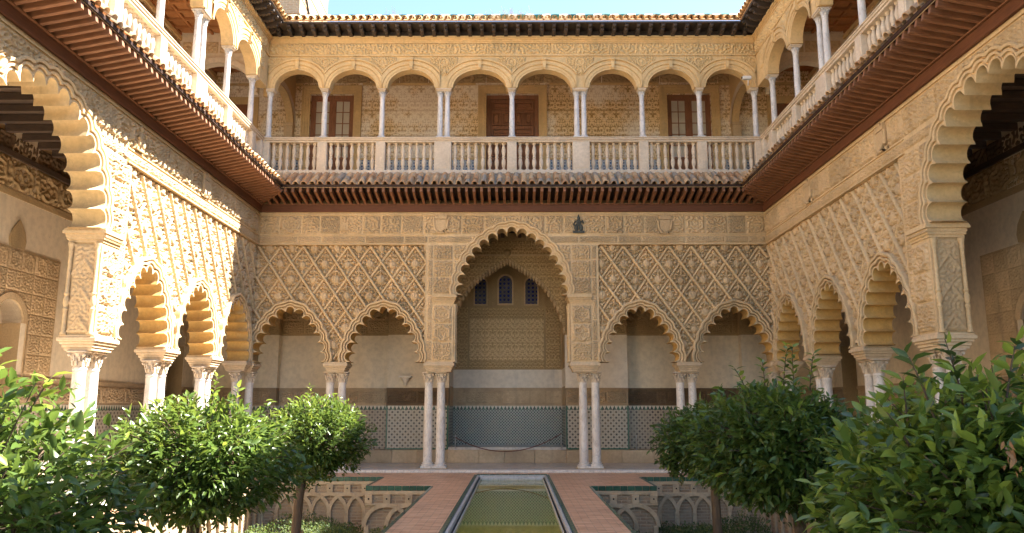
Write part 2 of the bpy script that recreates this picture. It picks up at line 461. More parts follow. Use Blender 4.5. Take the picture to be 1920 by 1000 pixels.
# ------------------------------------------------------------------ mesh helpers
class MB:
    def __init__(s):
        s.v, s.f = [], []
    def box(s, x0, x1, y0, y1, z0, z1):
        b = len(s.v)
        s.v += [(x0, y0, z0), (x1, y0, z0), (x1, y1, z0), (x0, y1, z0), (x0, y0, z1), (x1, y0, z1), (x1, y1, z1), (x0, y1, z1)]
        s.f += [tuple(b + i for i in q) for q in ((0, 3, 2, 1), (4, 5, 6, 7), (0, 1, 5, 4), (1, 2, 6, 5), (2, 3, 7, 6), (3, 0, 4, 7))]
        return s
    def cbox(s, x0, x1, y0, y1, z0, z1, c=0.012):
        """box with chamfered vertical and horizontal edges (convex hull of three slabs)"""
        b = len(s.v)
        pts = []
        for z, i in ((z0, c), (z0 + c, 0), (z1 - c, 0), (z1, c)):
            pts += [(x0 + i + c, y0 + i, z), (x1 - i - c, y0 + i, z), (x1 - i, y0 + i + c, z), (x1 - i, y1 - i - c, z),
                    (x1 - i - c, y1 - i, z), (x0 + i + c, y1 - i, z), (x0 + i, y1 - i - c, z), (x0 + i, y0 + i + c, z)]
        s.v += pts
        for r_ in range(3):
            for k in range(8):
                a = b + r_ * 8 + k
                a2 = b + r_ * 8 + (k + 1) % 8
                s.f.append((a, a2, a2 + 8, a + 8))
        s.f.append(tuple(b + k for k in range(7, -1, -1)))
        s.f.append(tuple(b + 24 + k for k in range(8)))
        return s
    def lathe(s, prof, n=14, c=(0, 0, 0), cap=True):
        b = len(s.v)
        for (r_, z) in prof:
            for k in range(n):
                a = 2 * PI * k / n
                s.v.append((c[0] + r_ * math.cos(a), c[1] + r_ * math.sin(a), c[2] + z))
        for i in range(len(prof) - 1):
            for k in range(n):
                k2 = (k + 1) % n
                s.f.append((b + i * n + k, b + i * n + k2, b + (i + 1) * n + k2, b + (i + 1) * n + k))
        if cap:
            s.f.append(tuple(b + k for k in range(n - 1, -1, -1)))
            s.f.append(tuple(b + (len(prof) - 1) * n + k for k in range(n)))
        return s
    def tube(s, pts, rad, n=6):
        b = len(s.v)
        pts = [Vector(p) for p in pts]
        if not hasattr(rad, '__len__'): rad = [rad] * len(pts)
        for i, p in enumerate(pts):
            d = (pts[min(i + 1, len(pts) - 1)] - pts[max(i - 1, 0)]).normalized()
            up = Vector((0, 0, 1)) if abs(d.z) < 0.9 else Vector((1, 0, 0))
            u = d.cross(up).normalized()
            w = u.cross(d)
            for k in range(n):
                a = 2 * PI * k / n
                q = p + (u * math.cos(a) + w * math.sin(a)) * rad[i]
                s.v.append(tuple(q))
        for i in range(len(pts) - 1):
            for k in range(n):
                k2 = (k + 1) % n
                s.f.append((b + i * n + k, b + i * n + k2, b + (i + 1) * n + k2, b + (i + 1) * n + k))
        s.f.append(tuple(b + k for k in range(n - 1, -1, -1)))
        s.f.append(tuple(b + (len(pts) - 1) * n + k for k in range(n)))
        return s
    def ball(s, c, rx, ry, rz, n=8, m=5):
        b = len(s.v)
        for i in range(m + 1):
            a = PI * i / m
            for k in range(n):
                e = 2 * PI * k / n
                s.v.append((c[0] + rx * math.sin(a) * math.cos(e), c[1] + ry * math.sin(a) * math.sin(e), c[2] + rz * math.cos(a)))
        for i in range(m):
            for k in range(n):
                k2 = (k + 1) % n
                s.f.append((b + i * n + k, b + (i + 1) * n + k, b + (i + 1) * n + k2, b + i * n + k2))
        return s
    def poly(s, pts, y0, y1, sides=True, back=True):
        """polygon in (x,z) extruded along y"""
        b = len(s.v)
        n = len(pts)
        tri = tessellate_polygon([[Vector((p[0], p[1], 0)) for p in pts]])
        s.v += [(p[0], y0, p[1]) for p in pts]
        area = sum(pts[i][0] * pts[(i + 1) % n][1] - pts[(i + 1) % n][0] * pts[i][1] for i in range(n))
        def orient(t_, front):
            a, b_, c_ = (pts[q] for q in t_)
            cr = (b_[0] - a[0]) * (c_[1] - a[1]) - (b_[1] - a[1]) * (c_[0] - a[0])
            return t_ if (cr > 0) == front else (t_[0], t_[2], t_[1])
        for t_ in tri: s.f.append(tuple(b + i for i in orient(t_, True)))
        s.v += [(p[0], y1, p[1]) for p in pts]
        if back:
            for t_ in tri: s.f.append(tuple(b + n + i for i in orient(t_, False)))
        if sides:
            for i in range(n):
                j = (i + 1) % n
                s.f.append((b + i, b + n + i, b + n + j, b + j) if area > 0 else (b + j, b + n + j, b + n + i, b + i))
        return s
    def strip(s, A, B, closed=False):
        b = len(s.v)
        n = len(A)
        s.v += list(A) + list(B)
        for i in range(n - 1 + (1 if closed else 0)):
            j = (i + 1) % n
            s.f.append((b + i, b + j, b + n + j, b + n + i))
        return s
    def mesh(s, name, mat, smooth=False):
        me = bpy.data.meshes.new(name)
        me.from_pydata(s.v, [], s.f)
        if smooth:
            me.polygons.foreach_set('use_smooth', [True] * len(me.polygons))
        me.materials.append(M[mat])
        me.update()
        return me
    def build(s, name, mat, parent=None, smooth=False, auto=False):
        me = s.mesh(name, mat, smooth)
        if auto:
            me.set_sharp_from_angle(angle=R(38))
        return inst(name, me, parent)

def inst(name, me, parent=None, loc=(0, 0, 0), rot=(0, 0, 0), sc=(1, 1, 1)):
    o = bpy.data.objects.new(name, me)
    COL.objects.link(o)
    o.location, o.rotation_euler, o.scale = loc, rot, sc
    if parent: o.parent = parent
    return o

def smooth_mesh(mb, name, mat, ang=40):
    me = mb.mesh(name, mat, True)
    me.set_sharp_from_angle(angle=R(ang))
    return me

def tag(o, label=None, cat=None, group=None, kind=None):
    if label: o['label'] = label
    if cat: o['category'] = cat
    if group: o['group'] = group
    if kind: o['kind'] = kind
    return o

def thing(name, loc, rz, label, cat, group=None):
    o = bpy.data.objects.new(name, None)
    COL.objects.link(o)
    o.empty_display_size = 0.2
    o.location = loc
    o.rotation_euler = (0, 0, rz)
    return tag(o, label, cat, group, 'thing')

def np_mesh(name, V, Fq, mat, smooth=True, tint=None):
    me = bpy.data.meshes.new(name)
    V = np.asarray(V, dtype=np.float32)
    Fq = np.asarray(Fq, dtype=np.int32)
    k = Fq.shape[1]
    me.vertices.add(len(V))
    me.vertices.foreach_set('co', V.ravel())
    me.loops.add(Fq.size)
    me.loops.foreach_set('vertex_index', Fq.ravel())
    me.polygons.add(len(Fq))
    me.polygons.foreach_set('loop_start', np.arange(0, Fq.size, k, dtype=np.int32))
    me.polygons.foreach_set('loop_total', np.full(len(Fq), k, dtype=np.int32))
    if smooth: me.polygons.foreach_set('use_smooth', np.ones(len(Fq), dtype=bool))
    if tint is not None:
        a = me.attributes.new('tint', 'FLOAT', 'POINT')
        a.data.foreach_set('value', np.asarray(tint, dtype=np.float32))
    me.materials.append(M[mat])
    me.update(calc_edges=True)
    me.validate()
    return me

# ------------------------------------------------------------------ carved relief
def bandnoise(nz, nx, step, wl, rng, ax=1.0):
    a = rng.standard_normal((nz, nx))
    fz = np.fft.fftfreq(nz, step)[:, None]
    fx = np.fft.fftfreq(nx, step)[None, :] * ax
    f = np.sqrt(fz * fz + fx * fx)
    g = np.exp(-((f - 1 / wl) * wl / 0.33) ** 2)
    b = np.real(np.fft.ifft2(np.fft.fft2(a) * g))
    return b / (b.std() + 1e-9)

def sstep(x, a, b):
    t_ = np.clip((x - a) / (b - a), 0, 1)
    return t_ * t_ * (3 - 2 * t_)

def arab(w, h, step, seed, wl=0.085, style=0):
    """height field 0..1 of a carved stucco panel, mirror-symmetric like the real blocks"""
    rng = np.random.default_rng(seed)
    nx, nz = max(4, int(round(w / step))), max(4, int(round(h / step)))
    hx = (nx + 2) // 2
    b = bandnoise(nz + 1, hx + 1, step, wl, rng, 1.0 if style != 2 else 0.45)
    full = np.concatenate([b, b[:, ::-1]], axis=1)[:, :nx + 1]
    X, Z = np.meshgrid(np.linspace(0, w, nx + 1), np.linspace(0, h, nz + 1))
    H = 0.80 * sstep(full, -0.12, 0.16) + 0.20 * sstep(bandnoise(nz + 1, nx + 1, step, wl * 0.6, rng), -0.4, 0.6)
    if style == 1:      # interlaced cartouche
        u, v = (X / w - 0.5) * 2, (Z / h - 0.5) * 2
        q = np.abs(np.abs(u) ** 1.5 + np.abs(v) ** 1.5 - 0.75 + 0.12 * np.cos(6 * np.arctan2(v, u)))
        H = np.where(q < 0.13, 1.0, H * 0.85)
    d = np.minimum(np.minimum(X, w - X), np.minimum(Z, h - Z))
    edge = sstep(d, 0.004, 0.03)
    return X, Z, H * edge

def grid_faces(nz, nx, keep=None):
    i, j = np.meshgrid(np.arange(nz), np.arange(nx), indexing='ij')
    a = i * (nx + 1) + j
    q = np.stack([a, a + 1, a + nx + 2, a + nx + 1], -1).reshape(-1, 4)
    if keep is not None:
        k = keep.ravel()
        q = q[k[q].all(axis=1)]
    return q

def main_piece(keep):
    """largest connected patch of a boolean grid"""
    lab = np.zeros(keep.shape, int)
    best, bn, cur = 0, 0, 0
    nz, nx = keep.shape
    for i in range(nz):
        for j in range(nx):
            if keep[i, j] and not lab[i, j]:
                cur += 1
                st, n = [(i, j)], 0
                lab[i, j] = cur
                while st:
                    a, b = st.pop()
                    n += 1
                    for c, d in ((a + 1, b), (a - 1, b), (a, b + 1), (a, b - 1)):
                        if 0 <= c < nz and 0 <= d < nx and keep[c, d] and not lab[c, d]:
                            lab[c, d] = cur
                            st.append((c, d))
                if n > bn: best, bn = cur, n
    return lab == best if best else keep

_rel = {}
def relief(name, parent, x0, z0, w, h, y=0.0, depth=0.06, mat='stucco', step=0.017, wl=0.09, style=0, var=None, clip=None, rot=None):
    """carved block standing proud of plane y (towards -y)"""
    var = random.randrange(4) if var is None else var
    key = (round(w, 3), round(h, 3), depth, mat, step, wl, style, var)
    if clip is None and key in _rel:
        return inst(name, _rel[key], parent, (x0, y, z0))
    X, Z, H = arab(w, h, step, var * 17 + style * 5 + 3, wl, style)
    V = np.stack([X.ravel(), -0.004 - depth * H.ravel(), Z.ravel()], -1)
    keep = None
    if clip:
        keep = np.array([clip(x0 + a, z0 + b) for a, b in zip(X.ravel(), Z.ravel())]).reshape(X.shape)
        if keep.sum() < 12: return None
    q = grid_faces(X.shape[0] - 1, X.shape[1] - 1, keep)
    if len(q) == 0: return None
    me = np_mesh(name, V, q, mat)
    if clip is None: _rel[key] = me
    return inst(name, me, parent, (x0, y, z0))

# ------------------------------------------------------------------ lobed arches
class Arch:
    def __init__(s, cx, z0, a, h, N, ns=8, e=0.05):
        a, h = a - 0.035, h - 0.035
        s.e = e
        s.cx, s.z0, s.a, s.h, s.N, s.ns = cx, z0, a, h, N, ns
        k = (h * h - a * a) / (2 * a)
        Rr = a + k
        th = math.acos(k / Rr)
        L = 2 * Rr * th
        def pos(t_):
            if t_ <= L / 2:
                f = t_ / Rr
                return np.array([k - Rr * math.cos(f), Rr * math.sin(f)])
            f = (L - t_) / Rr
            return np.array([-k + Rr * math.cos(f), Rr * math.sin(f)])
        s.cusp = [pos(i * L / N) for i in range(N + 1)]
        s.w = L / N
        s._c = {}
    def ring(s, d):
        d = round(d, 4)
        if d in s._c: return s._c[d]
        lob = []
        for i in range(s.N):
            A, B = s.cusp[i], s.cusp[i + 1]
            c = np.linalg.norm(B - A)
            t_ = (B - A) / c
            n = np.array([-t_[1], t_[0]])
            m = (A + B) / 2
            r0 = c / 2 * 0.90
            r_ = r0 + d
            xr = min(c / 2, r_)
            full = xr >= c / 2 - 1e-6
            hc = s.e + math.sqrt(max(0, r_ * r_ - xr * xr)) if full else 0.0
            P = [m - t_ * (c / 2) + n * hc]
            for j in range(s.ns + 1):
                x = -xr * math.cos(PI * j / s.ns)
                P.append(m + t_ * x + n * (s.e + math.sqrt(max(0, r_ * r_ - x * x))))
            P.append(m + t_ * (c / 2) + n * hc)
            lob.append(P)
        for i in range(s.N - 1):
            e = (lob[i][-1] + lob[i + 1][0]) / 2
            lob[i][-1] = e
            lob[i + 1][0] = e
        pts = [lob[0][0]] + [q for P in lob for q in P[1:]]
        pts[0] = np.array([pts[0][0], 0.0])
        pts[-1] = np.array([pts[-1][0], 0.0])
        out = [(float(q[0]) + s.cx, float(max(q[1], 0.0)) + s.z0) for q in pts]
        s._c[d] = out
        return out
    def inside(s, x, z, d):
        if z < s.z0 - 0.001: return abs(x - s.cx) < s.a + s.w / 2 + s.e + d
        pts = s.ring(d)
        c = False
        n = len(pts)
        j = n - 1
        for i in range(n):
            xi, zi = pts[i]
            xj, zj = pts[j]
            if (zi > z) != (zj > z) and x < (xj - xi) * (z - zi) / (zj - zi) + xi: c = not c
            j = i
        return c
    def near(s, x, z, m=0.0):
        return abs(x - s.cx) < s.a + 0.6 + m and z < s.z0 + s.h + 0.7 + m

def arch_moulding(arch, parent, T, wide=0.2, mat='stucco_plain', imat='intrados_paint'):
    k = wide / 0.2
    prof = [(0.0, -0.015), (0.028 * k, -0.02), (0.034 * k, 0.045), (0.056 * k, 0.045), (0.062 * k, -0.045), (0.10 * k, -0.055), (0.106 * k, 0.03),
            (0.132 * k, 0.03), (0.138 * k, -0.06), (0.18 * k, -0.07), (0.2 * k, -0.045), (0.2 * k, 0.165)]
    mb = MB()
    prev = None
    for d, y in prof:
        r_ = [(x, y, z) for x, z in arch.ring(d)]
        if prev: mb.strip(prev, r_)
        prev = r_
    mb.build('arch_moulding', 'stucco_plain' if mat is None else mat, parent, True, True)
    mb = MB()
    mb.strip([(x, T, z) for x, z in arch.ring(0)], [(x, -0.015, z) for x, z in arch.ring(0)])
    mb.build('intrados', imat, parent, True, True)

# ------------------------------------------------------------------ shared pieces
def column_meshes(tag_, H, r0, r1, cap_h, mat):
    """plinth+base, shaft, capital meshes for a column of height H (capital included)"""
    b = MB()
    pw = r0 * 1.42
    b.cbox(-pw, pw, -pw, pw, 0, r0 * 0.62, 0.008)
    q = r0 * 0.62
    b.lathe([(r0 * 1.36, q), (r0 * 1.42, q + r0 * 0.14), (r0 * 1.36, q + r0 * 0.3), (r0 * 1.14, q + r0 * 0.36), (r0 * 1.10, q + r0 * 0.52), (r0 * 1.22, q + r0 * 0.58), (r0 * 1.2, q + r0 * 0.72), (r0 * 1.02, q + r0 * 0.8)], 18)
    z0 = q + r0 * 0.8
    zc = H - cap_h
    s_ = MB().lathe([(r0, z0), (r0 * 1.01, z0 + (zc - z0) * 0.33), ((r0 + r1) / 2, z0 + (zc - z0) * 0.7), (r1, zc - 0.05), (r1 * 1.10, zc - 0.045), (r1 * 1.12, zc - 0.02), (r1 * 1.05, zc)], 20)
    c = MB()
    c.lathe([(r1 * 0.98, zc), (r1 * 1.0, zc + cap_h * 0.3), (r1 * 1.12, zc + cap_h * 0.6), (r1 * 1.4, zc + cap_h * 0.86)], 14)
    for ring_, (zz, rr, hh, n, off) in enumerate(((0.10, 1.06, 0.42, 8, 0), (0.36, 1.16, 0.42, 8, PI / 8))):
        for k in range(n):
            a = off + 2 * PI * k / n
            cx, cy_ = math.cos(a), math.sin(a)
            zb = zc + cap_h * zz
            # acanthus leaf curling outwards
            pts = [(cx * r1 * rr, cy_ * r1 * rr, zb), (cx * r1 * (rr + 0.08), cy_ * r1 * (rr + 0.08), zb + cap_h * hh * 0.6), (cx * r1 * (rr + 0.32), cy_ * r1 * (rr + 0.32), zb + cap_h * hh * 0.86), (cx * r1 * (rr + 0.38), cy_ * r1 * (rr + 0.38), zb + cap_h * hh * 0.66)]
            c.tube(pts, [r1 * 0.22, r1 * 0.25, r1 * 0.2, r1 * 0.08], 5)
    for k in range(4):
        a = PI / 4 + k * PI / 2
        cx, cy_ = math.cos(a), math.sin(a)
        c.tube([(cx * r1 * 1.2, cy_ * r1 * 1.2, zc + cap_h * 0.55), (cx * r1 * 1.62, cy_ * r1 * 1.62, zc + cap_h * 0.84)], [r1 * 0.14, r1 * 0.2], 5)
        c.ball((cx * r1 * 1.72, cy_ * r1 * 1.72, zc + cap_h * 0.74), r1 * 0.3, r1 * 0.3, r1 * 0.3, 7, 5)
    aw = r1 * 1.62
    c.cbox(-aw, aw, -aw, aw, zc + cap_h * 0.88, H, 0.01)
    return (smooth_mesh(b, 'base', mat), smooth_mesh(s_, 'shaft', mat), smooth_mesh(c, 'capital', mat if tag_ != 'low' else 'pale_stone', 50))

LOWC = column_meshes('low', 2.72, 0.128, 0.112, 0.30, 'marble')
UPC = column_meshes('up', 1.55, 0.082, 0.070, 0.20, 'marble_upper')

def place_column(meshes, loc, label, group, rz=0.0, s=1.0):
    t_ = thing('column', loc, rz, label, 'column', group)
    for nm, me in zip(('base', 'shaft', 'capital'), meshes):
        inst(nm, me, t_, sc=(s, s, 1))
    return t_

def inside_np(arch, X, Z, d):
    pts = np.array(arch.ring(d))
    X = np.asarray(X, float)
    Z = np.asarray(Z, float)
    c = np.zeros(X.shape, bool)
    n = len(pts)
    for i in range(n):
        xi, zi = pts[i]
        xj, zj = pts[i - 1]
        if zi == zj: continue
        hit = ((zi > Z) != (zj > Z)) & (X < (xj - xi) * (Z - zi) / (zj - zi) + xi)
        c ^= hit
    return c | ((Z < arch.z0 + 0.001) & (np.abs(X - arch.cx) < arch.a + arch.w / 2 + arch.e + d))

def relief_np(name, parent, x0, z0, w, h, arches, d, **kw):
    """relief block, cut where an arch ring covers it"""
    near = [a for a in arches if abs(x0 + w / 2 - a.cx) < a.a + w / 2 + 0.7 and z0 < a.z0 + a.h + 0.7]
    if near:
        X, Z = np.meshgrid(np.linspace(x0, x0 + w, 9), np.linspace(z0, z0 + h, 9))
        ins = np.zeros(X.shape, bool)
        for a in near: ins |= inside_np(a, X, Z, d)
        if ins.all(): return None
        if ins.any():
            def clip(px_, pz_): return not any(bool(inside_np(a, np.array([px_]), np.array([pz_]), d)[0]) for a in near)
            return relief_clip(name, parent, x0, z0, w, h, near, d, **kw)
    return relief(name, parent, x0, z0, w, h, **kw)

def relief_clip(name, parent, x0, z0, w, h, near, d, y=0.0, depth=0.06, mat='stucco', step=0.017, wl=0.085, style=0, var=0):
    X, Z, H = arab(w, h, step, (var or 0) * 17 + style * 5 + 3, wl, style)
    keep = np.ones(X.shape, bool)
    for a in near: keep &= ~inside_np(a, X + x0, Z + z0, d)
    keep = main_piece(keep)
    q = grid_faces(X.shape[0] - 1, X.shape[1] - 1, keep)
    if len(q) < 4: return None
    V = np.stack([X.ravel(), -0.004 - depth * H.ravel(), Z.ravel()], -1)
    return inst(name, np_mesh(name, V, q, mat), parent, (x0, y, z0))

# ---- lozenge lattice ornament
CW, CH = 0.665, 0.955
def ornament_grid(seed):
    rng = np.random.default_rng(seed)
    step = 0.0165
    nx, nz = int(CW / step), int(CH / step)
    X, Z = np.meshgrid(np.linspace(-CW / 2, CW / 2, nx + 1), np.linspace(-CH / 2, CH / 2, nz + 1))
    b = bandnoise(nz + 1, (nx + 3) // 2 + 1, step, 0.06, rng)
    b = np.concatenate([b, b[:, ::-1]], 1)[:, :nx + 1]
    H = 0.086 + 0.026 * np.tanh(b) + 0.010 * np.tanh(bandnoise(nz + 1, nx + 1, step, 0.036, rng))
    def ell(cx, cz, rx, rz, a=0.0):
        cx, cz, a = cx + rng.normal(0, 0.006), cz + rng.normal(0, 0.008), a + rng.normal(0, 0.12)
        rx, rz = rx * rng.uniform(0.85, 1.18), rz * rng.uniform(0.85, 1.18)
        dx, dz = X - cx, Z - cz
        u = dx * math.cos(a) + dz * math.sin(a)
        v = -dx * math.sin(a) + dz * math.cos(a)
        return np.hypot(u / rx, v / rz)
    def up(r_, h): 
        nonlocal H
        H = np.where(r_ < 1, np.maximum(H, h * (0.72 + 0.28 * np.sqrt(np.clip(1 - r_ * r_, 0, 1)))), H)
    def hole(r_, dpt=0.0):
        nonlocal H
        H = np.where(r_ < 1, dpt, H)
    for s_ in (-1, 1):
        hole(ell(s_ * 0.035, 0.155, 0.024, 0.056, s_ * 0.25))
        hole(ell(s_ * 0.085, 0.125, 0.027, 0.050, s_ * 0.7))
        hole(ell(s_ * 0.135, 0.045, 0.036, 0.034))
        hole(ell(s_ * 0.165, -0.075, 0.04, 0.030, s_ * 0.6))
        hole(ell(s_ * 0.115, -0.175, 0.038, 0.028, s_ * 0.9))
        hole(ell(s_ * 0.05, -0.235, 0.024, 0.042, -s_ * 0.3))
        hole(ell(s_ * 0.05, 0.265, 0.026, 0.044, s_ * 0.5))
        hole(ell(s_ * 0.21, 0.01, 0.018, 0.018))
        up(ell(s_ * 0.175, -0.012, 0.034, 0.034), 0.142)
        up(ell(s_ * 0.105, 0.085, 0.03, 0.03), 0.128)
        up(ell(s_ * 0.115, -0.125, 0.02, 0.045, s_ * 0.5), 0.124)
        up(ell(s_ * 0.06, 0.20, 0.022, 0.055, s_ * 0.35), 0.126)
    up(ell(0, 0.20, 0.022, 0.07), 0.136)
    up(ell(0, 0.31, 0.03, 0.035), 0.118)
    up(ell(0, -0.30, 0.03, 0.05), 0.118)
    r_ = ell(0, -0.055, 0.098, 0.108)
    ang = np.arctan2(X, Z + 0.16)
    H = np.where(r_ < 1.24, 0.045, H)
    H = np.where(r_ < 1.0, 0.098 + 0.042 * np.sqrt(np.clip(1 - r_ * r_, 0, 1)) * (1 + 0.35 * np.cos(13 * ang)), H)
    loz = np.abs(X) / (CW / 2) + np.abs(Z) / (CH / 2)
    H = np.where(loz > 0.80, 0.0, H)
    keep = loz < 1.06
    return X, Z, H, keep
ORN = []
for s_ in range(6):
    X, Z, H, keep = ornament_grid(40 + s_)
    q = grid_faces(X.shape[0] - 1, X.shape[1] - 1, keep)
    me = np_mesh('ornament', np.stack([X.ravel(), -H.ravel(), Z.ravel()], -1), q, 'stucco')
    ORN.append((me, X, Z, H, keep))

def sebka(parent, xa, xb, apex, arches, z0=6.40, zb=3.03):
    def blocked(x, z, d=0.13):
        return any(bool(inside_np(a, np.array([x]), np.array([z]), d)[0]) for a in arches if a.near(x, z))
    # ribs
    for way, front, wd in ((1, 0.0, 0.086), (-1, 0.045, 0.080)):
        dx, dz = way * CW / 2, -CH / 2
        L = math.hypot(dx, dz)
        tx, tz = dx / L, dz / L
        nxn, nzn = -tz, tx
        for i in range(-14, 15):
            sx = apex + i * CW
            runs, cur = [], []
            steps = int((z0 - zb) / abs(tz) / 0.03)
            sv = np.arange(steps) * 0.03
            xv, zv = sx + tx * sv, z0 + tz * sv
            if xv.max() < xa - 0.1 or xv.min() > xb + 0.1: continue
            blk = np.zeros(steps, bool)
            for a in arches: blk |= inside_np(a, xv, zv, 0.13)
            for k in range(steps):
                s__ = k * 0.03
                x, z = sx + tx * s__, z0 + tz * s__
                if xa - 0.04 <= x <= xb + 0.04 and z >= zb and not blk[k]: cur.append((s__, x, z))
                else:
                    if len(cur) > 4: runs.append(cur)
                    cur = []
            if len(cur) > 4: runs.append(cur)
            for run in runs:
                mb = MB()
                prof = [(-0.5, 0.172), (-0.47, front + 0.045), (-0.30, front + 0.012), (-0.1, front), (0.1, front), (0.30, front + 0.012), (0.47, front + 0.045), (0.5, 0.172)]
                n = len(prof)
                for (s__, x, z) in run:
                    sc_ = abs(math.sin(PI * s__ / 0.12))
                    ww = wd * (0.80 + 0.34 * sc_)
                    yy = 0.012 * (1 - sc_)
                    for (l, y) in prof:
                        mb.v.append((x + nxn * l * ww, y + (yy if y < 0.1 else 0), z + nzn * l * ww))
                for r_ in range(len(run) - 1):
                    for k in range(n - 1):
                        a = r_ * n + k
                        fc = (a, a + 1, a + n + 1, a + n)
                        mb.f.append(fc if way == 1 else fc)
                mb.f.append(tuple(range(n)))
                mb.f.append(tuple((len(run) - 1) * n + k for k in range(n - 1, -1, -1)))
                mb.build('rib', 'stucco_plain', parent, True)
    # one carved ornament in every lozenge
    for j in range(-1, 8):
        for i in range(-14, 15):
            cx = apex + (i + 0.5 * (j & 1)) * CW
            cz = z0 - CH / 2 * (j + 1)
            if cx < xa - 0.16 or cx > xb + 0.16 or cz < zb + 0.05: continue
            near = [a for a in arches if a.near(cx, cz, 0.4)]
            me, X, Z, H, keep = ORN[(i * 3 + j * 5 + int(abs(xa) * 7)) % 6]
            if near:
                ins = np.zeros(X.shape, bool)
                for a in near: ins |= inside_np(a, X + cx, Z + cz, 0.10)
                ins |= Z + cz < zb
                if (ins & keep).sum() > 0.93 * keep.sum(): continue
                if (ins & keep).any():
                    q = grid_faces(X.shape[0] - 1, X.shape[1] - 1, keep & ~ins)
                    if len(q) < 10: continue
                    me = np_mesh('ornament', np.stack([X.ravel(), -H.ravel(), Z.ravel()], -1), q, 'stucco')
            inst('ornament', me, parent, (cx + random.uniform(-.006, .006), 0.158 + random.uniform(-0.008, 0.0), cz), (0, random.uniform(-.035, .035), 0))

stone('impost_stone', (0.70, 0.55, 0.36), (0.61, 0.47, 0.305), (0.50, 0.39, 0.26), sc=1.6, rv=0.12)
def impost(parent, xc, hw, T, mat='impost_stone'):
    mb = MB()
    for z0, z1, o in ((2.72, 2.775, -0.07), (2.775, 2.835, -0.045), (2.835, 2.885, -0.01), (2.885, 2.955, 0.025), (2.955, 2.998, 0.0)):
        mb.cbox(xc - hw - o, xc + hw + o, -0.03 - o, T + 0.03 + o, z0, z1, 0.008)
    mb.build('impost', mat, parent)

COLONNETTE = smooth_mesh(MB().lathe([(0.05, 0), (0.055, 0.03), (0.04, 0.06), (0.036, 0.42), (0.05, 0.46), (0.032, 0.5), (0.052, 0.56), (0.052, 0.64), (0.032, 0.70), (0.05, 0.74), (0.034, 0.78), (0.034, 1.48), (0.046, 1.52), (0.036, 1.55), (0.05, 1.62), (0.062, 1.68)], 10), 'colonnette', 'stucco_plain')

def shield(parent, x, z, mat='stucco', kind=0):
    mb = MB()
    K = 1.25
    if kind == 0:       # crowned shield with scrolls
        pts = [(-0.12, 0.10), (0.12, 0.10), (0.125, -0.04), (0.09, -0.14), (0, -0.20), (-0.09, -0.14), (-0.125, -0.04)]
        mb.poly([(x + a * K, z + b * K) for a, b in pts][::-1], -0.085, 0.0)
        mb.poly([(x + a * K, z + b * K) for a, b in [(-0.13, 0.115), (-0.15, 0.22), (-0.07, 0.18), (0, 0.27), (0.07, 0.18), (0.15, 0.22), (0.13, 0.115)]][::1], -0.085, 0.0)
        for s_ in (-1, 1):
            mb.tube([(x + s_ * a, -0.06, z + b * 1.1) for a, b in ((0.20, 0.12), (0.20, 0.0), (0.17, -0.14), (0.08, -0.24), (0.0, -0.25))], [0.03, 0.04, 0.045, 0.035, 0.02], 6)
            mb.tube([(x + s_ * a, -0.05, z + b) for a, b in ((0.12, -0.24), (0.20, -0.28), (0.23, -0.22))], 0.025, 5)
    elif kind == 1:     # castle block
        mb.box(x - 0.11, x + 0.11, -0.06, 0.0, z - 0.16, z + 0.05)
        for a in (-0.085, 0.0, 0.085):
            mb.box(x + a - 0.03, x + a + 0.03, -0.075, 0.0, z + 0.055, z + 0.15 + (0.05 if a == 0 else 0))
        mb.box(x - 0.03, x + 0.03, -0.085, -0.062, z - 0.15, z - 0.05)
        mb.box(x - 0.13, x + 0.13, -0.07, 0.0, z - 0.19, z - 0.165)
    else:               # seated figure
        mb.ball((x, -0.05, z + 0.19), 0.05, 0.05, 0.06)
        mb.ball((x, -0.04, z + 0.05), 0.09, 0.06, 0.12)
        mb.ball((x - 0.07, -0.06, z - 0.10), 0.065, 0.06, 0.11)
        mb.ball((x + 0.07, -0.06, z - 0.10), 0.065, 0.06, 0.11)
        mb.tube([(x - 0.09, -0.05, z + 0.1), (x - 0.15, -0.07, z + 0.0), (x - 0.09, -0.10, z - 0.05)], 0.028, 5)
        mb.tube([(x + 0.09, -0.05, z + 0.1), (x + 0.14, -0.07, z + 0.04), (x + 0.10, -0.10, z + 0.12)], 0.028, 5)
        mb.tube([(x, -0.04, z + 0.24), (x, -0.04, z + 0.31)], [0.035, 0.008], 6)
        mb.box(x - 0.17, x + 0.17, -0.08, 0, z - 0.25, z - 0.19)
    nm = {0: 'coat_of_arms', 1: 'castle_emblem', 2: 'carved_figure'}[kind]
    return mb.build(nm, mat, parent, kind != 1, True)

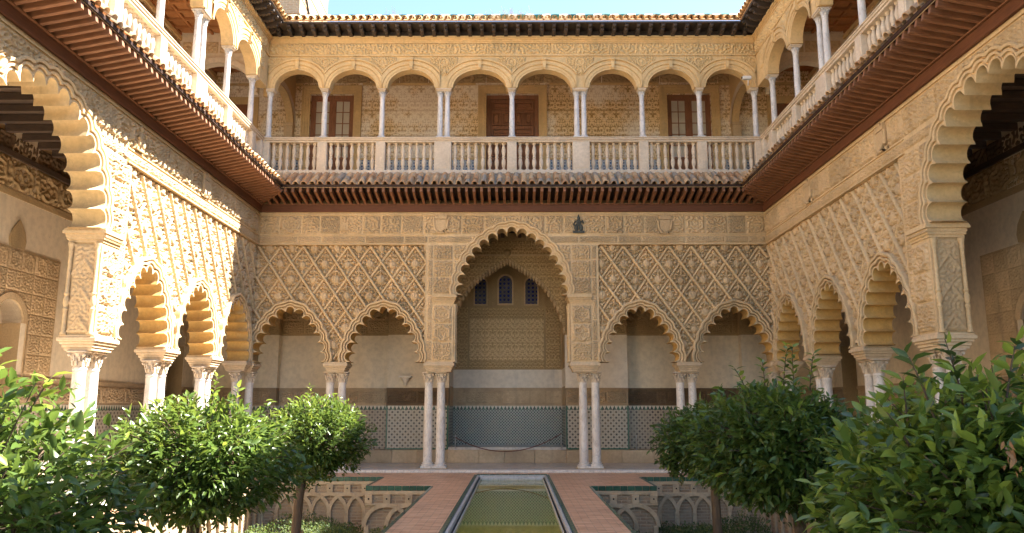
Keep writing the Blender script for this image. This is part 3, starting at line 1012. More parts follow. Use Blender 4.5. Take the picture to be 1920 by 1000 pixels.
T_LOW = 0.60
def arcade(loc, rz, label, x0, x1, smalls, big, piers, sebkas, det, apex):
    th = thing('arcade_wall', loc, rz, label, 'wall', 'lobed arcades round the court')
    sm = [Arch(c, 3.0, 0.95, 1.55, 13) for c in smalls]
    bgA = Arch(big[0], 4.95, big[1], 1.93, 17)
    jl, jr = big[0] - big[2], big[0] + big[2]
    # recessed core
    pts = [(x0, 3.0)]
    el = sorted([(a.cx, 's', a) for a in sm] + [(bgA.cx, 'b', bgA)], key=lambda e: e[0])
    for cx, k, a in el:
        if k == 's': pts += a.ring(0.014)
        else: pts += [(jl, 3.0), (jl, 4.95)] + a.ring(0.014) + [(jr, 4.95), (jr, 3.0)]
    pts += [(x1, 3.0), (x1, 8.6), (x0, 8.6)]
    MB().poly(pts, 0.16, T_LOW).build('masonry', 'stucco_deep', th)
    # facing slab: frieze zone, piers and the spandrels of the large arch
    seg = sorted([(a, b, 'p') for a, b in piers] + [(a, b, 's') for a, b in sebkas] + [(jl, jr, 'b')])
    pts = []
    for a, b, k in seg:
        z = {'p': 3.0, 's': 6.43}.get(k)
        if k == 'b': pts += [(a, 4.95)] + bgA.ring(0.008) + [(b, 4.95)]
        else: pts += [(a, z), (b, z)]
    pts += [(seg[-1][1], 7.66), (seg[0][0], 7.66)]
    MB().poly(pts, 0.0, 0.16, back=False).build('facing', 'stucco_plain', th)
    for a in sm:
        if det[0] <= a.cx <= det[1]: arch_moulding(a, th, T_LOW)
    arch_moulding(bgA, th, T_LOW, imat='intrados_pale')
    allA = sm + [bgA]
    # mouldings along the bands
    for z, hgt, pr in ((6.435, 0.03, 0.05), (6.715, 0.026, 0.03), (7.33, 0.03, 0.035)):
        for a, b in ((det[0], bgA.cx - 2.6), (bgA.cx + 2.6, det[1])) if z < 7.3 else ((det[0], det[1]),):
            if b - a > 0.3: MB().box(a, b, -pr, 0.0, z, z + hgt).build('moulding', 'stucco_plain', th)
    # frieze blocks
    x = det[0] + 0.03
    k = 0
    while x + 0.2 < det[1]:
        w = (0.60, 0.66, 0.54)[k % 3]
        w = min(w, det[1] - x - 0.02)
        relief_np('frieze_panel', th, x, 6.775, w - 0.035, 0.53, [bgA], 0.19, style=(0, 1, 0, 2)[k % 4], var=k % 4, wl=0.095)
        x += w
        k += 1
    x = det[0] + 0.03
    k = 0
    while x + 0.2 < det[1]:
        w = min((1.15, 0.7, 1.3)[k % 3], det[1] - x - 0.02)
        relief_np('inscription_panel', th, x, 6.495, w - 0.03, 0.19, [bgA], 0.19, style=2, var=k % 4, wl=0.06, depth=0.045, step=0.015)
        x += w
        k += 1
    # spandrel and pier blocks
    for (a, b) in piers:
        if b < det[0] or a > det[1]: continue
        inner = b if abs(b - big[0]) < abs(a - big[0]) else a
        sgn = 1 if inner == a else -1         # away from the arch
        lo, hi = min(a, b), max(a, b)
        oc = hi - 0.17 if sgn > 0 else lo + 0.03
        bc = lo + 0.05 if sgn > 0 else lo + 0.20
        bw = hi - lo - 0.25
        for z0, z1 in ((3.04, 3.55), (3.58, 4.09), (4.12, 4.63)):
            relief('carved_block', th, bc, z0, bw, z1 - z0, wl=0.07, style=1 if z0 > 3.3 else 0, depth=0.055)
        for z0, z1 in ((3.04, 3.6), (3.63, 4.2), (4.23, 4.9), (4.93, 5.45), (5.48, 5.98), (6.01, 6.42)):
            relief('border_strip', th, oc, z0, 0.14, z1 - z0, wl=0.055, depth=0.04, step=0.015)
        for c in range(4):
            bx = bc - sgn * c * (bw + 0.03)
            for z0, z1 in ((4.99, 5.45), (5.48, 5.96), (5.99, 6.42)):
                relief_np('carved_block', th, bx, z0, bw, z1 - z0, [bgA], 0.19, wl=0.08, depth=0.055, var=(c + int(z0)) % 4)
        impost(th, (lo + hi) / 2, (hi - lo) / 2 + 0.02, T_LOW)
        mb = MB()
        for z0, z1, o in ((4.70, 4.75, 0.02), (4.75, 4.80, 0.045), (4.80, 4.86, 0.06), (4.86, 4.91, 0.10), (4.91, 4.948, 0.085)):
            xa_, xb_ = (lo - (o if sgn > 0 else -0.18), hi + (o if sgn < 0 else -0.18))
            mb.box(xa_, xb_, -o, T_LOW + o, z0, z1)
        n = int((hi - lo - 0.1) / 0.045)
        for i in range(n):
            q = xa_ + 0.03 + i * 0.045
            mb.box(q, q + 0.022, -0.085, -0.055, 4.79, 4.83)
        mb.build('pier_cornice', 'stucco_plain', th)
        jx = inner
        for yy in (0.055, T_LOW - 0.055):
            inst('colonnette', COLONNETTE, th, (jx - sgn * 0.035, yy, 3.0))
        # carved panel on the jamb, facing the large opening
        X, Z, H = arab(0.40, 1.62, 0.018, 91, 0.075)
        u, v = (X - 0.2) / 0.2, (Z - 0.81)
        lz = np.minimum(np.abs(((np.abs(u) * 0.27 + v) % 0.54) - 0.27), 1)
        H = np.where((lz > 0.235), 1.15, H * 0.8)
        me = np_mesh('jamb_panel', np.stack([X.ravel(), -0.004 - 0.03 * H.ravel(), Z.ravel()], -1), grid_faces(X.shape[0] - 1, X.shape[1] - 1), 'stucco')
        if sgn > 0: inst('jamb_panel', me, th, (jx, T_LOW - 0.10, 3.04), (0, 0, -PI / 2))
        else: inst('jamb_panel', me, th, (jx, 0.10, 3.04), (0, 0, PI / 2))
    for (a, b), ap in zip(sebkas, apex):
        if ap is None: continue
        sebka(th, a, b, ap, allA)
        MB().box(a - 0.001, a + 0.035, -0.004, 0.16, 3.0, 6.43).build('border_fillet', 'stucco_plain', th) if a > x0 + 0.1 else None
        MB().box(b - 0.035, b + 0.001, -0.004, 0.16, 3.0, 6.43).build('border_fillet', 'stucco_plain', th) if b < x1 - 0.1 else None
    return th, sm, bgA

YB, XW = 22.8, 7.5
back, _, _ = arcade((0, YB, 0), 0, 'golden carved stucco arcade wall at the back with central lobed arch', -XW, XW,
    [-6.45, -3.73, 3.73, 6.45], (0, 1.5, 1.70), [(-2.5, -1.7), (1.7, 2.5)], [(-XW, -2.5), (2.5, XW)], (-XW, XW), [-6.84, 3.96])
left, _, _ = arcade((-XW, YB, 0), PI / 2, 'sunlit carved stucco arcade wall on the left, white in the sun', -20.9, 0,
    [-1.35, -4.0, -6.68, -14.52, -17.2, -19.85], (-10.6, 1.86, 2.0), [(-8.6, -7.8), (-13.4, -12.6)], [(-7.8, 0), (-20.9, -13.4)], (-13.4, 0), [-0.6, None])
right, _, _ = arcade((XW, YB, 0), -PI / 2, 'shaded carved stucco arcade wall on the right behind the dark trees', 0, 22,
    [1.45, 4.27, 7.08, 14.92, 17.73, 20.55], (11.0, 1.86, 2.03), [(8.15, 8.97), (13.03, 13.85)], [(0, 8.15), (13.85, 22)], (0, 13.85), [0.6, None])
for px_, par in ((-5.075, back), (5.075, back)): impost(par, px_, 0.33, T_LOW)
for s_ in (-2.68, -5.34): impost(left, s_, 0.34, T_LOW)
for s_ in (2.86, 5.68): impost(right, s_, 0.34, T_LOW)
for par, q in ((back, -7.62), (back, 7.62), (left, -0.32), (right, 0.32)): impost(par, q, 0.19, T_LOW)
shield(back, -2.1, 7.06)
shield(back, 4.52, 7.04, kind=0)
shield(back, -4.95, 7.05, kind=1)
tag(shield(back, 1.97, 7.03, 'lead_grey', 2), 'small dark weathered figure carved beside the central arch')
shield(left, -7.6, 7.03, kind=2)
shield(left, -4.2, 7.03, kind=0)
shield(right, 7.6, 7.03, kind=0)
shield(right, 3.6, 7.03, kind=0)

# ---- lower columns
cg = 'marble columns of the lower arcade'
yc = YB + 0.30
for x, lb in ((-2.41, 'outer marble column of the pair just left of the central pool axis'), (-2.05, 'inner marble column of the pair just left of the central pool axis'),
              (2.05, 'inner marble column of the pair just right of the central pool axis'), (2.41, 'outer marble column of the pair just right of the central pool axis'),
              (-5.27, 'left marble column of the back pair behind the bright small orange tree'), (-4.92, 'right marble column of the back pair behind the bright small orange tree'),
              (4.86, 'left marble column of the back pair above the dark right orange tree'), (5.21, 'right marble column of the back pair above the dark right orange tree'),
              (-7.62, 'marble corner column where left and back arcades meet, right one of cluster'), (7.62, 'marble corner column where right and back arcades meet')):
    place_column(LOWC, (x, yc, 0), lb, cg)
place_column(LOWC, (-7.8, 22.48, 0), 'marble corner column where left and back arcades meet, left one of cluster', cg)
place_column(LOWC, (7.8, 22.48, 0), 'marble column on the right side nearest the back right corner', cg)
for s_, lb in ((2.47, 'far column of the second sunlit pair on the left arcade'), (2.89, 'near column of the second sunlit pair on the left arcade'),
               (5.13, 'far column of the middle sunlit pair on the left arcade'), (5.55, 'near column of the middle sunlit pair on the left arcade'),
               (7.98, 'far column of the sunlit pair under the big left pier'), (8.42, 'near column of the sunlit pair under the big left pier')):
    place_column(LOWC, (-7.8, YB - s_, 0), lb, cg)
for s_, lb in ((2.65, 'far column of the second shaded pair on the right arcade'), (3.07, 'near column of the second shaded pair on the right arcade'),
               (5.47, 'far column of the middle shaded pair on the right arcade'), (5.89, 'near column of the middle shaded pair on the right arcade'),
               (8.34, 'far column of the shaded pair under the big right pier'), (8.78, 'near column of the shaded pair under the big right pier')):
    place_column(LOWC, (7.8, YB - s_, 0), lb, cg)

# ------------------------------------------------------------------ lower tiled eaves
EO = 0.86
RAFTER = MB().cbox(-0.038, 0.038, -1.0, 0.06, -0.075, 0.075, 0.006).mesh('rafter', 'red_wood')
def tile_mesh(mat, r0, r1, ln, th=0.014, up=True, nm='tile'):
    """tapered half-round tile along -y (downhill), open below"""
    mb = MB()
    n = 7
    rows = []
    for (r_, y) in ((r0, 0.0), (r1, -ln)):
        for off in (0, th):
            rows.append([(-(r_ - off) * math.cos(PI * k / n), y, (r_ - off) * math.sin(PI * k / n) * (1 if up else -1)) for k in range(n + 1)])
    mb.strip(rows[0], rows[2]); mb.strip(rows[3], rows[1]); mb.strip(rows[2], rows[3]); mb.strip(rows[1], rows[0])
    me = mb.mesh(nm, mat, True)
    me.set_sharp_from_angle(angle=R(50))
    return me
COVER = tile_mesh('roof_tile', 0.072, 0.086, 0.36)
PAN = tile_mesh('roof_tile', 0.086, 0.070, 1.05, up=False, nm='pan_tile')
PANS = tile_mesh('roof_tile', 0.086, 0.070, 0.5, up=False, nm='pan_tile')

def eave(loc, rz, label, sa, sb, mitre_a, mitre_b, rows):
    """sa..sb along the wall; mitre_x: the inner corner end is cut at 45 degrees"""
    th = thing('tiled_eave', loc, rz, label, 'eave', 'tiled eaves between the two storeys')
    MB().cbox(sa, sb, -0.075, 0.0 - 0.002, 7.42, 7.63, 0.01).build('fascia_board', 'fascia_wood', th)
    MB().box(sa, sb, -0.11, -0.002, 7.632, 7.66).build('fascia_moulding', 'red_wood', th)
    ca = EO if mitre_a else 0
    cb = EO if mitre_b else 0
    sl = math.atan2(0.17, EO)
    mb = MB()
    A = [(sa, 0.0, 7.79), (sb, 0.0, 7.79), (sb - cb, -EO, 7.96), (sa + ca, -EO, 7.96)]
    B = [(x, y, z + 0.03) for x, y, z in A]
    mb.v = A + B
    mb.f = [(0, 3, 2, 1), (4, 5, 6, 7), (0, 1, 5, 4), (1, 2, 6, 5), (2, 3, 7, 6), (3, 0, 4, 7)]
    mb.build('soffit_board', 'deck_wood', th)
    n = int((sb - sa) / 0.215)
    dx = (sb - sa) / n
    for i in range(n):
        x = sa + dx * (i + 0.5)
        ln = EO - 0.01
        if mitre_a: ln = min(ln, x - sa)
        if mitre_b: ln = min(ln, sb - x)
        if ln < 0.15: continue
        inst('rafter', RAFTER, th, (x, -0.05, 7.715 + 0.01), (-sl, 0, 0), (1, ln / math.cos(sl) - 0.04, 1))
    MB().box(sa + ca, sb - cb, -EO - 0.03, -EO + 0.02, 7.955, 8.02).build('tilting_fillet', 'deck_wood', th)
    # roof deck and tiles
    ts = math.atan2(0.56, 0.84)
    mb = MB()
    A = [(sa, 0.06, 8.60), (sb, 0.06, 8.60), (sb - cb, -EO, 7.99), (sa + ca, -EO, 7.99)]
    mb.v = A + [(x, y, z - 0.05) for x, y, z in A]
    mb.f = [(0, 3, 2, 1), (4, 5, 6, 7), (0, 1, 5, 4), (1, 2, 6, 5), (2, 3, 7, 6), (3, 0, 4, 7)]
    mb.build('roof_bed', 'limestone', th)
    n = int((sb - sa) / 0.232)
    dx = (sb - sa) / n
    for i in range(n):
        x = sa + dx * (i + 0.5)
        cut = 0.0
        if mitre_a: cut = max(cut, EO - (x - sa))
        if mitre_b: cut = max(cut, EO - (sb - x))
        tot = 1.05 * (1 - cut / EO)
        if tot < 0.12: continue
        k0 = cut / EO * 1.03
        # tiles laid from the tip upwards
        pos = k0 + 0.30
        nr = 0
        while pos <= 1.10 and nr < rows:
            y = -EO - 0.05 + pos * math.cos(ts)
            z = 8.005 + 0.06 + pos * math.sin(ts)
            inst('roof_tile', COVER, th, (x + random.uniform(-.012, .012), y + random.uniform(-.02, .02), z + random.uniform(-.006, .008)), (ts + random.uniform(-.03, .03) + 0.02, random.uniform(-.05, .05), random.uniform(-.035, .035)), (1, 1, 1))
            pos += 0.27
            nr += 1
        inst('pan_tile', PAN if rows > 2 else PANS, th, (x + dx / 2, -EO - 0.03 + min(tot + k0, 0.5 if rows < 3 else 1.06) * math.cos(ts), 8.005 + 0.075 + min(tot + k0, 0.5 if rows < 3 else 1.06) * math.sin(ts)), (ts, 0, 0), (1, (tot / 1.05) if rows > 2 else 1, 1))
    return th
eave((0, YB, 0), 0, 'tiled wooden eave across the back wall under the balustrade', -XW, XW, True, True, 4)
eave((-XW, YB, 0), PI / 2, 'left tiled eave with sun striped red rafters seen from below', -14.6, 0, False, True, 2)
eave((XW, YB, 0), -PI / 2, 'right tiled eave with shaded dark red rafters seen from below', 0, 14.6, True, False, 2)
for sx, lb in ((-1, 'left'), (1, 'right')):
    mb = MB()
    mb.tube([(sx * XW, YB, 7.70), (sx * (XW - EO), YB - EO, 7.87)], 0.07, 4)
    tag(mb.build('hip_rafter', 'red_wood'), 'diagonal red corner beam under the %s end of the back eave' % lb, 'beam', 'corner beams of the eave')

# ------------------------------------------------------------------ balustrades and upper columns
BAL = smooth_mesh(MB().cbox(-0.058, 0.058, -0.058, 0.058, 0, 0.05, 0.006).lathe([(0.048, 0.05), (0.050, 0.07), (0.030, 0.09), (0.034, 0.13), (0.054, 0.22), (0.060, 0.28), (0.050, 0.36), (0.034, 0.42), (0.048, 0.435), (0.048, 0.465), (0.034, 0.48),
    (0.048, 0.56), (0.058, 0.63), (0.052, 0.70), (0.034, 0.79), (0.028, 0.82), (0.046, 0.845), (0.052, 0.875), (0.050, 0.89)], 10), 'baluster', 'pale_stone', 45)
ZR0, ZB0 = 9.615, 8.605
def balustrade(loc, rz, label, x0, x1, peds):
    th = thing('balustrade', loc, rz, label, 'balustrade', 'stone balustrades of the upper gallery')
    mb = MB()
    mb.cbox(x0, x1, -0.02, 0.36, ZB0, ZB0 + 0.12, 0.012)
    mb.build('plinth_course', 'pale_stone', th)
    mb = MB()
    mb.cbox(x0, x1, 0.03, 0.31, ZR0, ZR0 + 0.06, 0.012)
    mb.cbox(x0, x1, 0.00, 0.34, ZR0 + 0.06, ZR0 + 0.115, 0.01)
    mb.cbox(x0, x1, -0.025, 0.365, ZR0 + 0.115, ZR0 + 0.15, 0.01)
    mb.build('handrail', 'pale_stone', th)
    peds = sorted(peds)
    for (xc, w) in peds:
        mb = MB()
        mb.cbox(xc - w, xc + w, 0.012, 0.328, ZB0 + 0.121, ZR0 - 0.001, 0.012)
        mb.box(xc - w + 0.045, xc + w - 0.045, 0.004, 0.014, ZB0 + 0.2, ZR0 - 0.08)
        mb.build('pedestal', 'pale_stone', th)
    for (a, wa), (b, wb) in zip(peds[:-1], peds[1:]):
        lo, hi = a + wa, b - wb
        n = max(1, int(round((hi - lo) / 0.215)))
        for i in range(n):
            x = lo + (hi - lo) * (i + 0.5) / n
            inst('baluster', BAL, th, (x + random.uniform(-.004, .004), 0.17, ZB0 + 0.12), (random.uniform(-.008, .008), random.uniform(-.008, .008), random.uniform(-.2, .2)), (1.14, 1.14, 1))
    return th
UB = [-7.44, -5.745, -3.98, -2.2, -1.98, 0.0, 1.98, 2.2, 3.98, 5.745, 7.44]
bped = [(-7.44, 0.10), (-5.745, 0.145), (-3.98, 0.145), (-2.09, 0.26), (0, 0.145), (2.09, 0.26), (3.98, 0.145), (5.745, 0.145), (7.44, 0.10)]
balustrade((0, YB, 0), 0, 'pale stone balustrade across the back upper gallery', -XW, XW, bped)
US = [0.85, 2.8, 4.5, 4.85, 6.8, 8.75, 10.45, 10.8]
sped = [(0.10, 0.10), (0.85, 0.145), (2.8, 0.145), (4.68, 0.32), (6.8, 0.145), (8.75, 0.145), (10.63, 0.32), (12.6, 0.145), (14.5, 0.145)]
balustrade((-XW, YB, 0), PI / 2, 'sunlit white balustrade along the left upper gallery', -14.6, -0.0, [(-a, b) for a, b in sped])
balustrade((XW, YB, 0), -PI / 2, 'shaded grey stone balustrade along the right upper gallery', 0.0, 14.6, sped)
ug = 'slim marble columns of the upper gallery'
ords = ['first', 'second', 'third', 'fourth', 'fifth', 'sixth', 'seventh', 'eighth', 'ninth', 'tenth', 'eleventh']
UPH = 1.50
for i, x in enumerate(UB):
    place_column(UPC, (x, YB + 0.17, ZR0 + 0.15), 'slim upper marble column, %s from the left across the back gallery' % ords[i], ug)
for i, s_ in enumerate(US[:5]):
    place_column(UPC, (-XW - 0.17, YB - s_, ZR0 + 0.15), 'sunlit upper column on the left side, %s from the back corner' % ords[i], ug)
    place_column(UPC, (XW + 0.17, YB - s_, ZR0 + 0.15), 'shaded upper column on the right side, %s from the back corner' % ords[i], ug)

# ------------------------------------------------------------------ upper arcades
UZ0 = 11.34
class Ell:
    def __init__(s, xa, xb):
        s.cx, s.hs = (xa + xb) / 2, (xb - xa) / 2
        s.a, s.b = s.hs - 0.17, 0.585
    def ring(s, d, n=28):
        A, B = s.a + d, s.b + d
        lim = min(1.0, (s.hs - 0.002) / A)
        t0 = math.acos(lim)
        out = []
        for i in range(n + 1):
            t_ = PI - t0 - (PI - 2 * t0) * i / n
            out.append((s.cx + A * math.cos(t_), UZ0 + B * math.sin(t_)))
        return out
def upper_arcade(loc, rz, label, x0, x1, spans, supports, det):
    th = thing('upper_arcade', loc, rz, label, 'arcade', 'upper gallery arcades')
    E_ = [Ell(a, b) for a, b in spans]
    pts = [(x0, UZ0)]
    for e in sorted(E_, key=lambda q: q.cx): pts += e.ring(0.006)
    pts += [(x1, UZ0), (x1, 13.0), (x0, 13.0)]
    MB().poly(pts, 0.0, 0.32).build('masonry', 'upper_stone', th)
    prof = [(0, -0.012), (0.055, -0.012), (0.06, -0.03), (0.12, -0.035), (0.125, -0.015), (0.15, -0.015), (0.16, -0.05), (0.25, -0.06), (0.265, -0.03), (0.29, -0.03), (0.30, -0.075), (0.345, -0.08), (0.36, -0.04), (0.36, 0.01)]
    for e in E_:
        if not det[0] <= e.cx <= det[1]: continue
        mb = MB()
        prev = None
        for d, y in prof:
            r_ = [(x, y, z) for x, z in e.ring(d)]
            if prev: mb.strip(prev, r_)
            prev = r_
        mb.strip([(x, 0.325, z) for x, z in e.ring(0)], [(x, -0.012, z) for x, z in e.ring(0)])
        mb.build('archivolt', 'upper_stone', th, True, True)
        mb = MB()
        mb.poly([(e.cx - 0.045, UZ0 + 0.57), (e.cx + 0.045, UZ0 + 0.57), (e.cx + 0.065, UZ0 + 0.96), (e.cx - 0.065, UZ0 + 0.96)], -0.10, -0.005)
        mb.tube([(e.cx - 0.05, -0.11, UZ0 + 0.88), (e.cx + 0.05, -0.11, UZ0 + 0.88)], 0.04, 8)
        mb.tube([(e.cx - 0.04, -0.10, UZ0 + 0.62), (e.cx + 0.04, -0.10, UZ0 + 0.62)], 0.028, 8)
        mb.build('keystone', 'upper_stone', th)
    for xs, dbl in supports:
        if not det[0] <= xs <= det[1]: continue
        hw = 0.245 if dbl else 0.13
        mb = MB()
        mb.cbox(xs - hw + 0.02, xs + hw - 0.02, 0.03, 0.31, 11.262, 11.295, 0.006)
        mb.cbox(xs - hw, xs + hw, 0.0, 0.33, 11.295, 11.338, 0.008)
        mb.build('impost', 'pale_stone', th)
        # carved spandrel and portrait medallion
        w, h = 0.86, 0.62
        X, Z, H = arab(w, h, 0.018, int(abs(xs) * 10) % 5 + 60, 0.075)
        keep = np.ones(X.shape, bool)
        gx, gz = X + xs - w / 2, Z + 11.73
        for e in E_:
            if abs(e.cx - xs) < 2.2: keep &= ~((((gx - e.cx) / (e.a + 0.33)) ** 2 + ((gz - UZ0) / (e.b + 0.33)) ** 2 < 1) & (np.abs(gx - e.cx) < e.hs + 0.05))
        keep &= (gx > x0) & (gx < x1)
        keep = main_piece(keep)
        q = grid_faces(X.shape[0] - 1, X.shape[1] - 1, keep)
        if len(q) > 6:
            inst('carved_spandrel', np_mesh('carved_spandrel', np.stack([X.ravel(), -0.004 - 0.055 * H.ravel(), Z.ravel()], -1), q, 'upper_stone'), th, (xs - w / 2, 0, 11.73))
        mb = MB()
        b0 = len(mb.v)
        for rr, yy in ((0.145, 0.0), (0.145, -0.05), (0.12, -0.062), (0.10, -0.045), (0.095, -0.02)):
            mb.v += [(xs + rr * math.cos(2 * PI * k / 18), yy, 12.16 + rr * math.sin(2 * PI * k / 18)) for k in range(18)]
        for i in range(4):
            for k in range(18):
                k2 = (k + 1) % 18
                mb.f.append((b0 + i * 18 + k, b0 + i * 18 + k2, b0 + (i + 1) * 18 + k2, b0 + (i + 1) * 18 + k))
        mb.f.append(tuple(b0 + 72 + k for k in range(18)))
        mb.ball((xs, -0.03, 12.18), 0.045, 0.035, 0.055)
        mb.ball((xs + 0.01, -0.02, 12.10), 0.065, 0.03, 0.04)
        mb.build('medallion', 'upper_stone', th, True, True)
    x = det[0] + 0.02
    k = 0
    while x + 0.3 < det[1]:
        w = min((1.1, 0.8)[k % 2], det[1] - x - 0.02)
        relief('frieze_panel', th, x, 12.435, w - 0.02, 0.345, mat='upper_stone', wl=0.11, depth=0.06, var=k % 4)
        x += w
        k += 1
    for z0, z1, o in ((12.365, 12.39, 0.04), (12.39, 12.425, 0.02), (12.785, 12.83, 0.03), (12.83, 12.88, 0.055), (12.88, 12.92, 0.085), (12.92, 12.985, 0.12)):
        MB().box(x0, x1, -o, 0.0, z0, z1).build('cornice', 'upper_stone', th)
    return th
bsp = [(UB[i], UB[i + 1]) for i in (0, 1, 2, 4, 5, 7, 8, 9)]
upper_arcade((0, YB, 0), 0, 'golden upper arcade of round arches across the back', -XW, XW, bsp, [(-5.745, 0), (-3.98, 0), (-2.09, 1), (0, 0), (2.09, 1), (3.98, 0), (5.745, 0), (-7.40, 0), (7.40, 0)], (-XW, XW))
ssp = [(0.85, 2.8), (2.8, 4.5), (4.85, 6.8), (6.8, 8.75), (8.75, 10.45), (10.8, 12.7), (12.7, 14.6), (14.6, 16.5), (16.5, 18.4)]
ssu = [(0.85, 0), (2.8, 0), (4.68, 1), (6.8, 0), (8.75, 0)]
upper_arcade((-XW, YB, 0), PI / 2, 'upper arcade of round arches along the left side, sunlit spandrels', -19.0, 0, [(-b, -a) for a, b in ssp], [(-a, d) for a, d in ssu], (-9.8, 0))
upper_arcade((XW, YB, 0), -PI / 2, 'upper arcade of round arches along the right side, in shade', 0, 21.0, ssp, ssu, (0, 9.8))

# ------------------------------------------------------------------ roof eaves
prof = [(0.0, 0.0), (-0.52, 0.0), (-0.54, -0.05), (-0.50, -0.10), (-0.43, -0.11), (-0.40, -0.16), (-0.30, -0.20), (-0.18, -0.19), (-0.10, -0.215), (0.0, -0.215)]
mb = MB()
b0 = 0
for sx in (-0.055, 0.055): mb.v += [(sx, y, z) for y, z in prof]
n = len(prof)
mb.f = [tuple(range(n)), tuple(range(2 * n - 1, n - 1, -1))] + [(i, n + i, n + (i + 1) % n, (i + 1) % n) for i in range(n)]
mb.ball((0, -0.51, -0.06), 0.06, 0.045, 0.05)
mb.ball((0, -0.40, -0.15), 0.058, 0.05, 0.045)
mb.ball((0, -0.22, -0.19), 0.058, 0.07, 0.04)
CORBEL = smooth_mesh(mb, 'corbel', 'corbel_wood', 40)
ECOVER = tile_mesh('eave_tile', 0.075, 0.088, 0.40)
EPAN = tile_mesh('eave_tile', 0.088, 0.080, 0.42, up=False, nm='pan_tile')
UO = 0.58
def roof(loc, rz, label, sa, sb, ma, mb_, ta, tb, corb, ridge=True):
    th = thing('roof', loc, rz, label, 'roof', 'tiled roofs over the upper gallery')
    ca, cb = (UO if ma else 0), (UO if mb_ else 0)
    MB().box(sa, sb, -0.03, 0.0, 12.988, 13.17).build('wall_board', 'corbel_wood', th)
    m = MB()
    A = [(sa, 0.0, 13.172), (sb, 0.0, 13.172), (sb - cb, -UO, 13.172), (sa + ca, -UO, 13.172)]
    m.v = A + [(x, y, z + 0.05) for x, y, z in A]
    m.f = [(0, 3, 2, 1), (4, 5, 6, 7), (0, 1, 5, 4), (1, 2, 6, 5), (2, 3, 7, 6), (3, 0, 4, 7)]
    m.build('soffit_board', 'corbel_wood', th)
    ga, gb = (-3.2 if ma else 0), (-3.2 if mb_ else 0)
    sl = math.atan2(2.03, 3.85)
    m = MB()
    A = [(sa + ga, 3.2, 15.22), (sb - gb, 3.2, 15.22), (sb - cb, -UO - 0.02, 13.225), (sa + ca, -UO - 0.02, 13.225)]
    m.v = A + [(x, y, z + 0.05) for x, y, z in A]
    m.f = [(0, 3, 2, 1), (4, 5, 6, 7), (0, 1, 5, 4), (1, 2, 6, 5), (2, 3, 7, 6), (3, 0, 4, 7)]
    m.build('roof_slope', 'roof_tile', th)
    n = int((tb - ta) / 0.37)
    for i in range(n + 1):
        x = ta + 0.1 + (tb - ta - 0.2) * i / n
        ln = 1.0
        if ma: ln = min(ln, (x - sa) / UO)
        if mb_: ln = min(ln, (sb - x) / UO)
        if ln > 0.3: inst('corbel', CORBEL, th, (x, -0.03, 13.17), (0, 0, 0), (1, min(1, ln), 1))
    n = int((tb - ta) / 0.215)
    dx = (tb - ta) / n
    for i in range(n):
        x = ta + dx * (i + 0.5)
        cut = 0.0
        if ma: cut = max(cut, UO - (x - sa))
        if mb_: cut = max(cut, UO - (sb - x))
        y = -UO - 0.07 + cut
        z = 13.30 + cut * math.tan(sl)
        inst('roof_tile', ECOVER, th, (x, y + 0.36 * math.cos(sl), z + 0.36 * math.sin(sl)), (sl + random.uniform(-.02, .02), random.uniform(-.05, .05), random.uniform(-.03, .03)))
        inst('pan_tile', EPAN, th, (x + dx / 2, y + 0.02 + 0.36 * math.cos(sl), z + 0.055 + 0.36 * math.sin(sl)), (sl, 0, random.uniform(-.02, .02)))
    if ridge:
        n = int((tb - ta + 2) / 0.30)
        for i in range(n):
            x = ta - 1 + i * 0.30
            k = i % 2
            m = MB().tube([(x, 3.2, 15.33), (x + 0.15, 3.2, 15.335 + 0.006 * (i % 3)), (x + 0.305, 3.2, 15.33)], [0.10, 0.105, 0.11], 10)
            m.build('ridge_tile', 'green_glaze' if k == 0 else 'white_glaze', th, True, True)
    return th
roof((0, YB, 0), 0, 'orange tiled roof edge over the back gallery with green and white ridge', -XW, XW, True, True, -XW + 0.25, XW - 0.25, True)
roof((-XW, YB, 0), PI / 2, 'tiled roof edge over the left gallery on carved dark corbels', -19.0, 0, False, True, -9.0, -0.25, True, False)
roof((XW, YB, 0), -PI / 2, 'tiled roof edge over the right gallery on carved dark corbels', 0, 20.5, True, False, 0.25, 9.0, True, False)

# ------------------------------------------------------------------ upper galleries: inner walls, doors, windows, ceilings
UW = thing('gallery_wall', (0, YB + 3.0, 0), 0, 'incised stucco wall of the upper back gallery with door and windows', 'wall')
openings = [(-6.97, -5.47), (-0.9, 0.91), (5.33, 6.84)]
xs = [-10.3]
for a, b in openings: xs += [a, b]
xs += [10.3]
for i in range(0, len(xs), 2):
    MB().box(xs[i], xs[i + 1], 0.0, 0.3, 8.5, 13.2).build('stucco_wall', 'upper_wall_stucco', UW)
for a, b in openings: MB().box(a, b, 0.0, 0.3, 12.38, 13.2).build('stucco_wall', 'upper_wall_stucco', UW)
x = -7.9
k = 0
while x < 7.8:
    relief('frieze_panel', UW, x, 12.78, 0.98, 0.36, mat='stucco_deep', wl=0.13, depth=0.04, var=k % 4, step=0.026)
    x += 1.0
    k += 1
edges = [-10.3, -7.25, -5.18, -1.27, 1.28, 5.05, 7.12, 10.3]
for i in range(0, 8, 2):
    a, b = edges[i], edges[i + 1]
    MB().box(a, b, -0.04, 0.0, 12.70, 12.77).build('moulding', 'upper_stone', UW)
    MB().box(a, b, -0.02, 0.0, 9.62, 10.0).build('tile_dado', 'blue_tile', UW)
    MB().box(a, b, -0.035, 0.0, 10.0, 10.07).build('dado_rail', 'upper_stone', UW)
    MB().box(a, b, -0.02, 0.0, 8.7, 9.60).build('dado_base', 'white_plaster', UW)
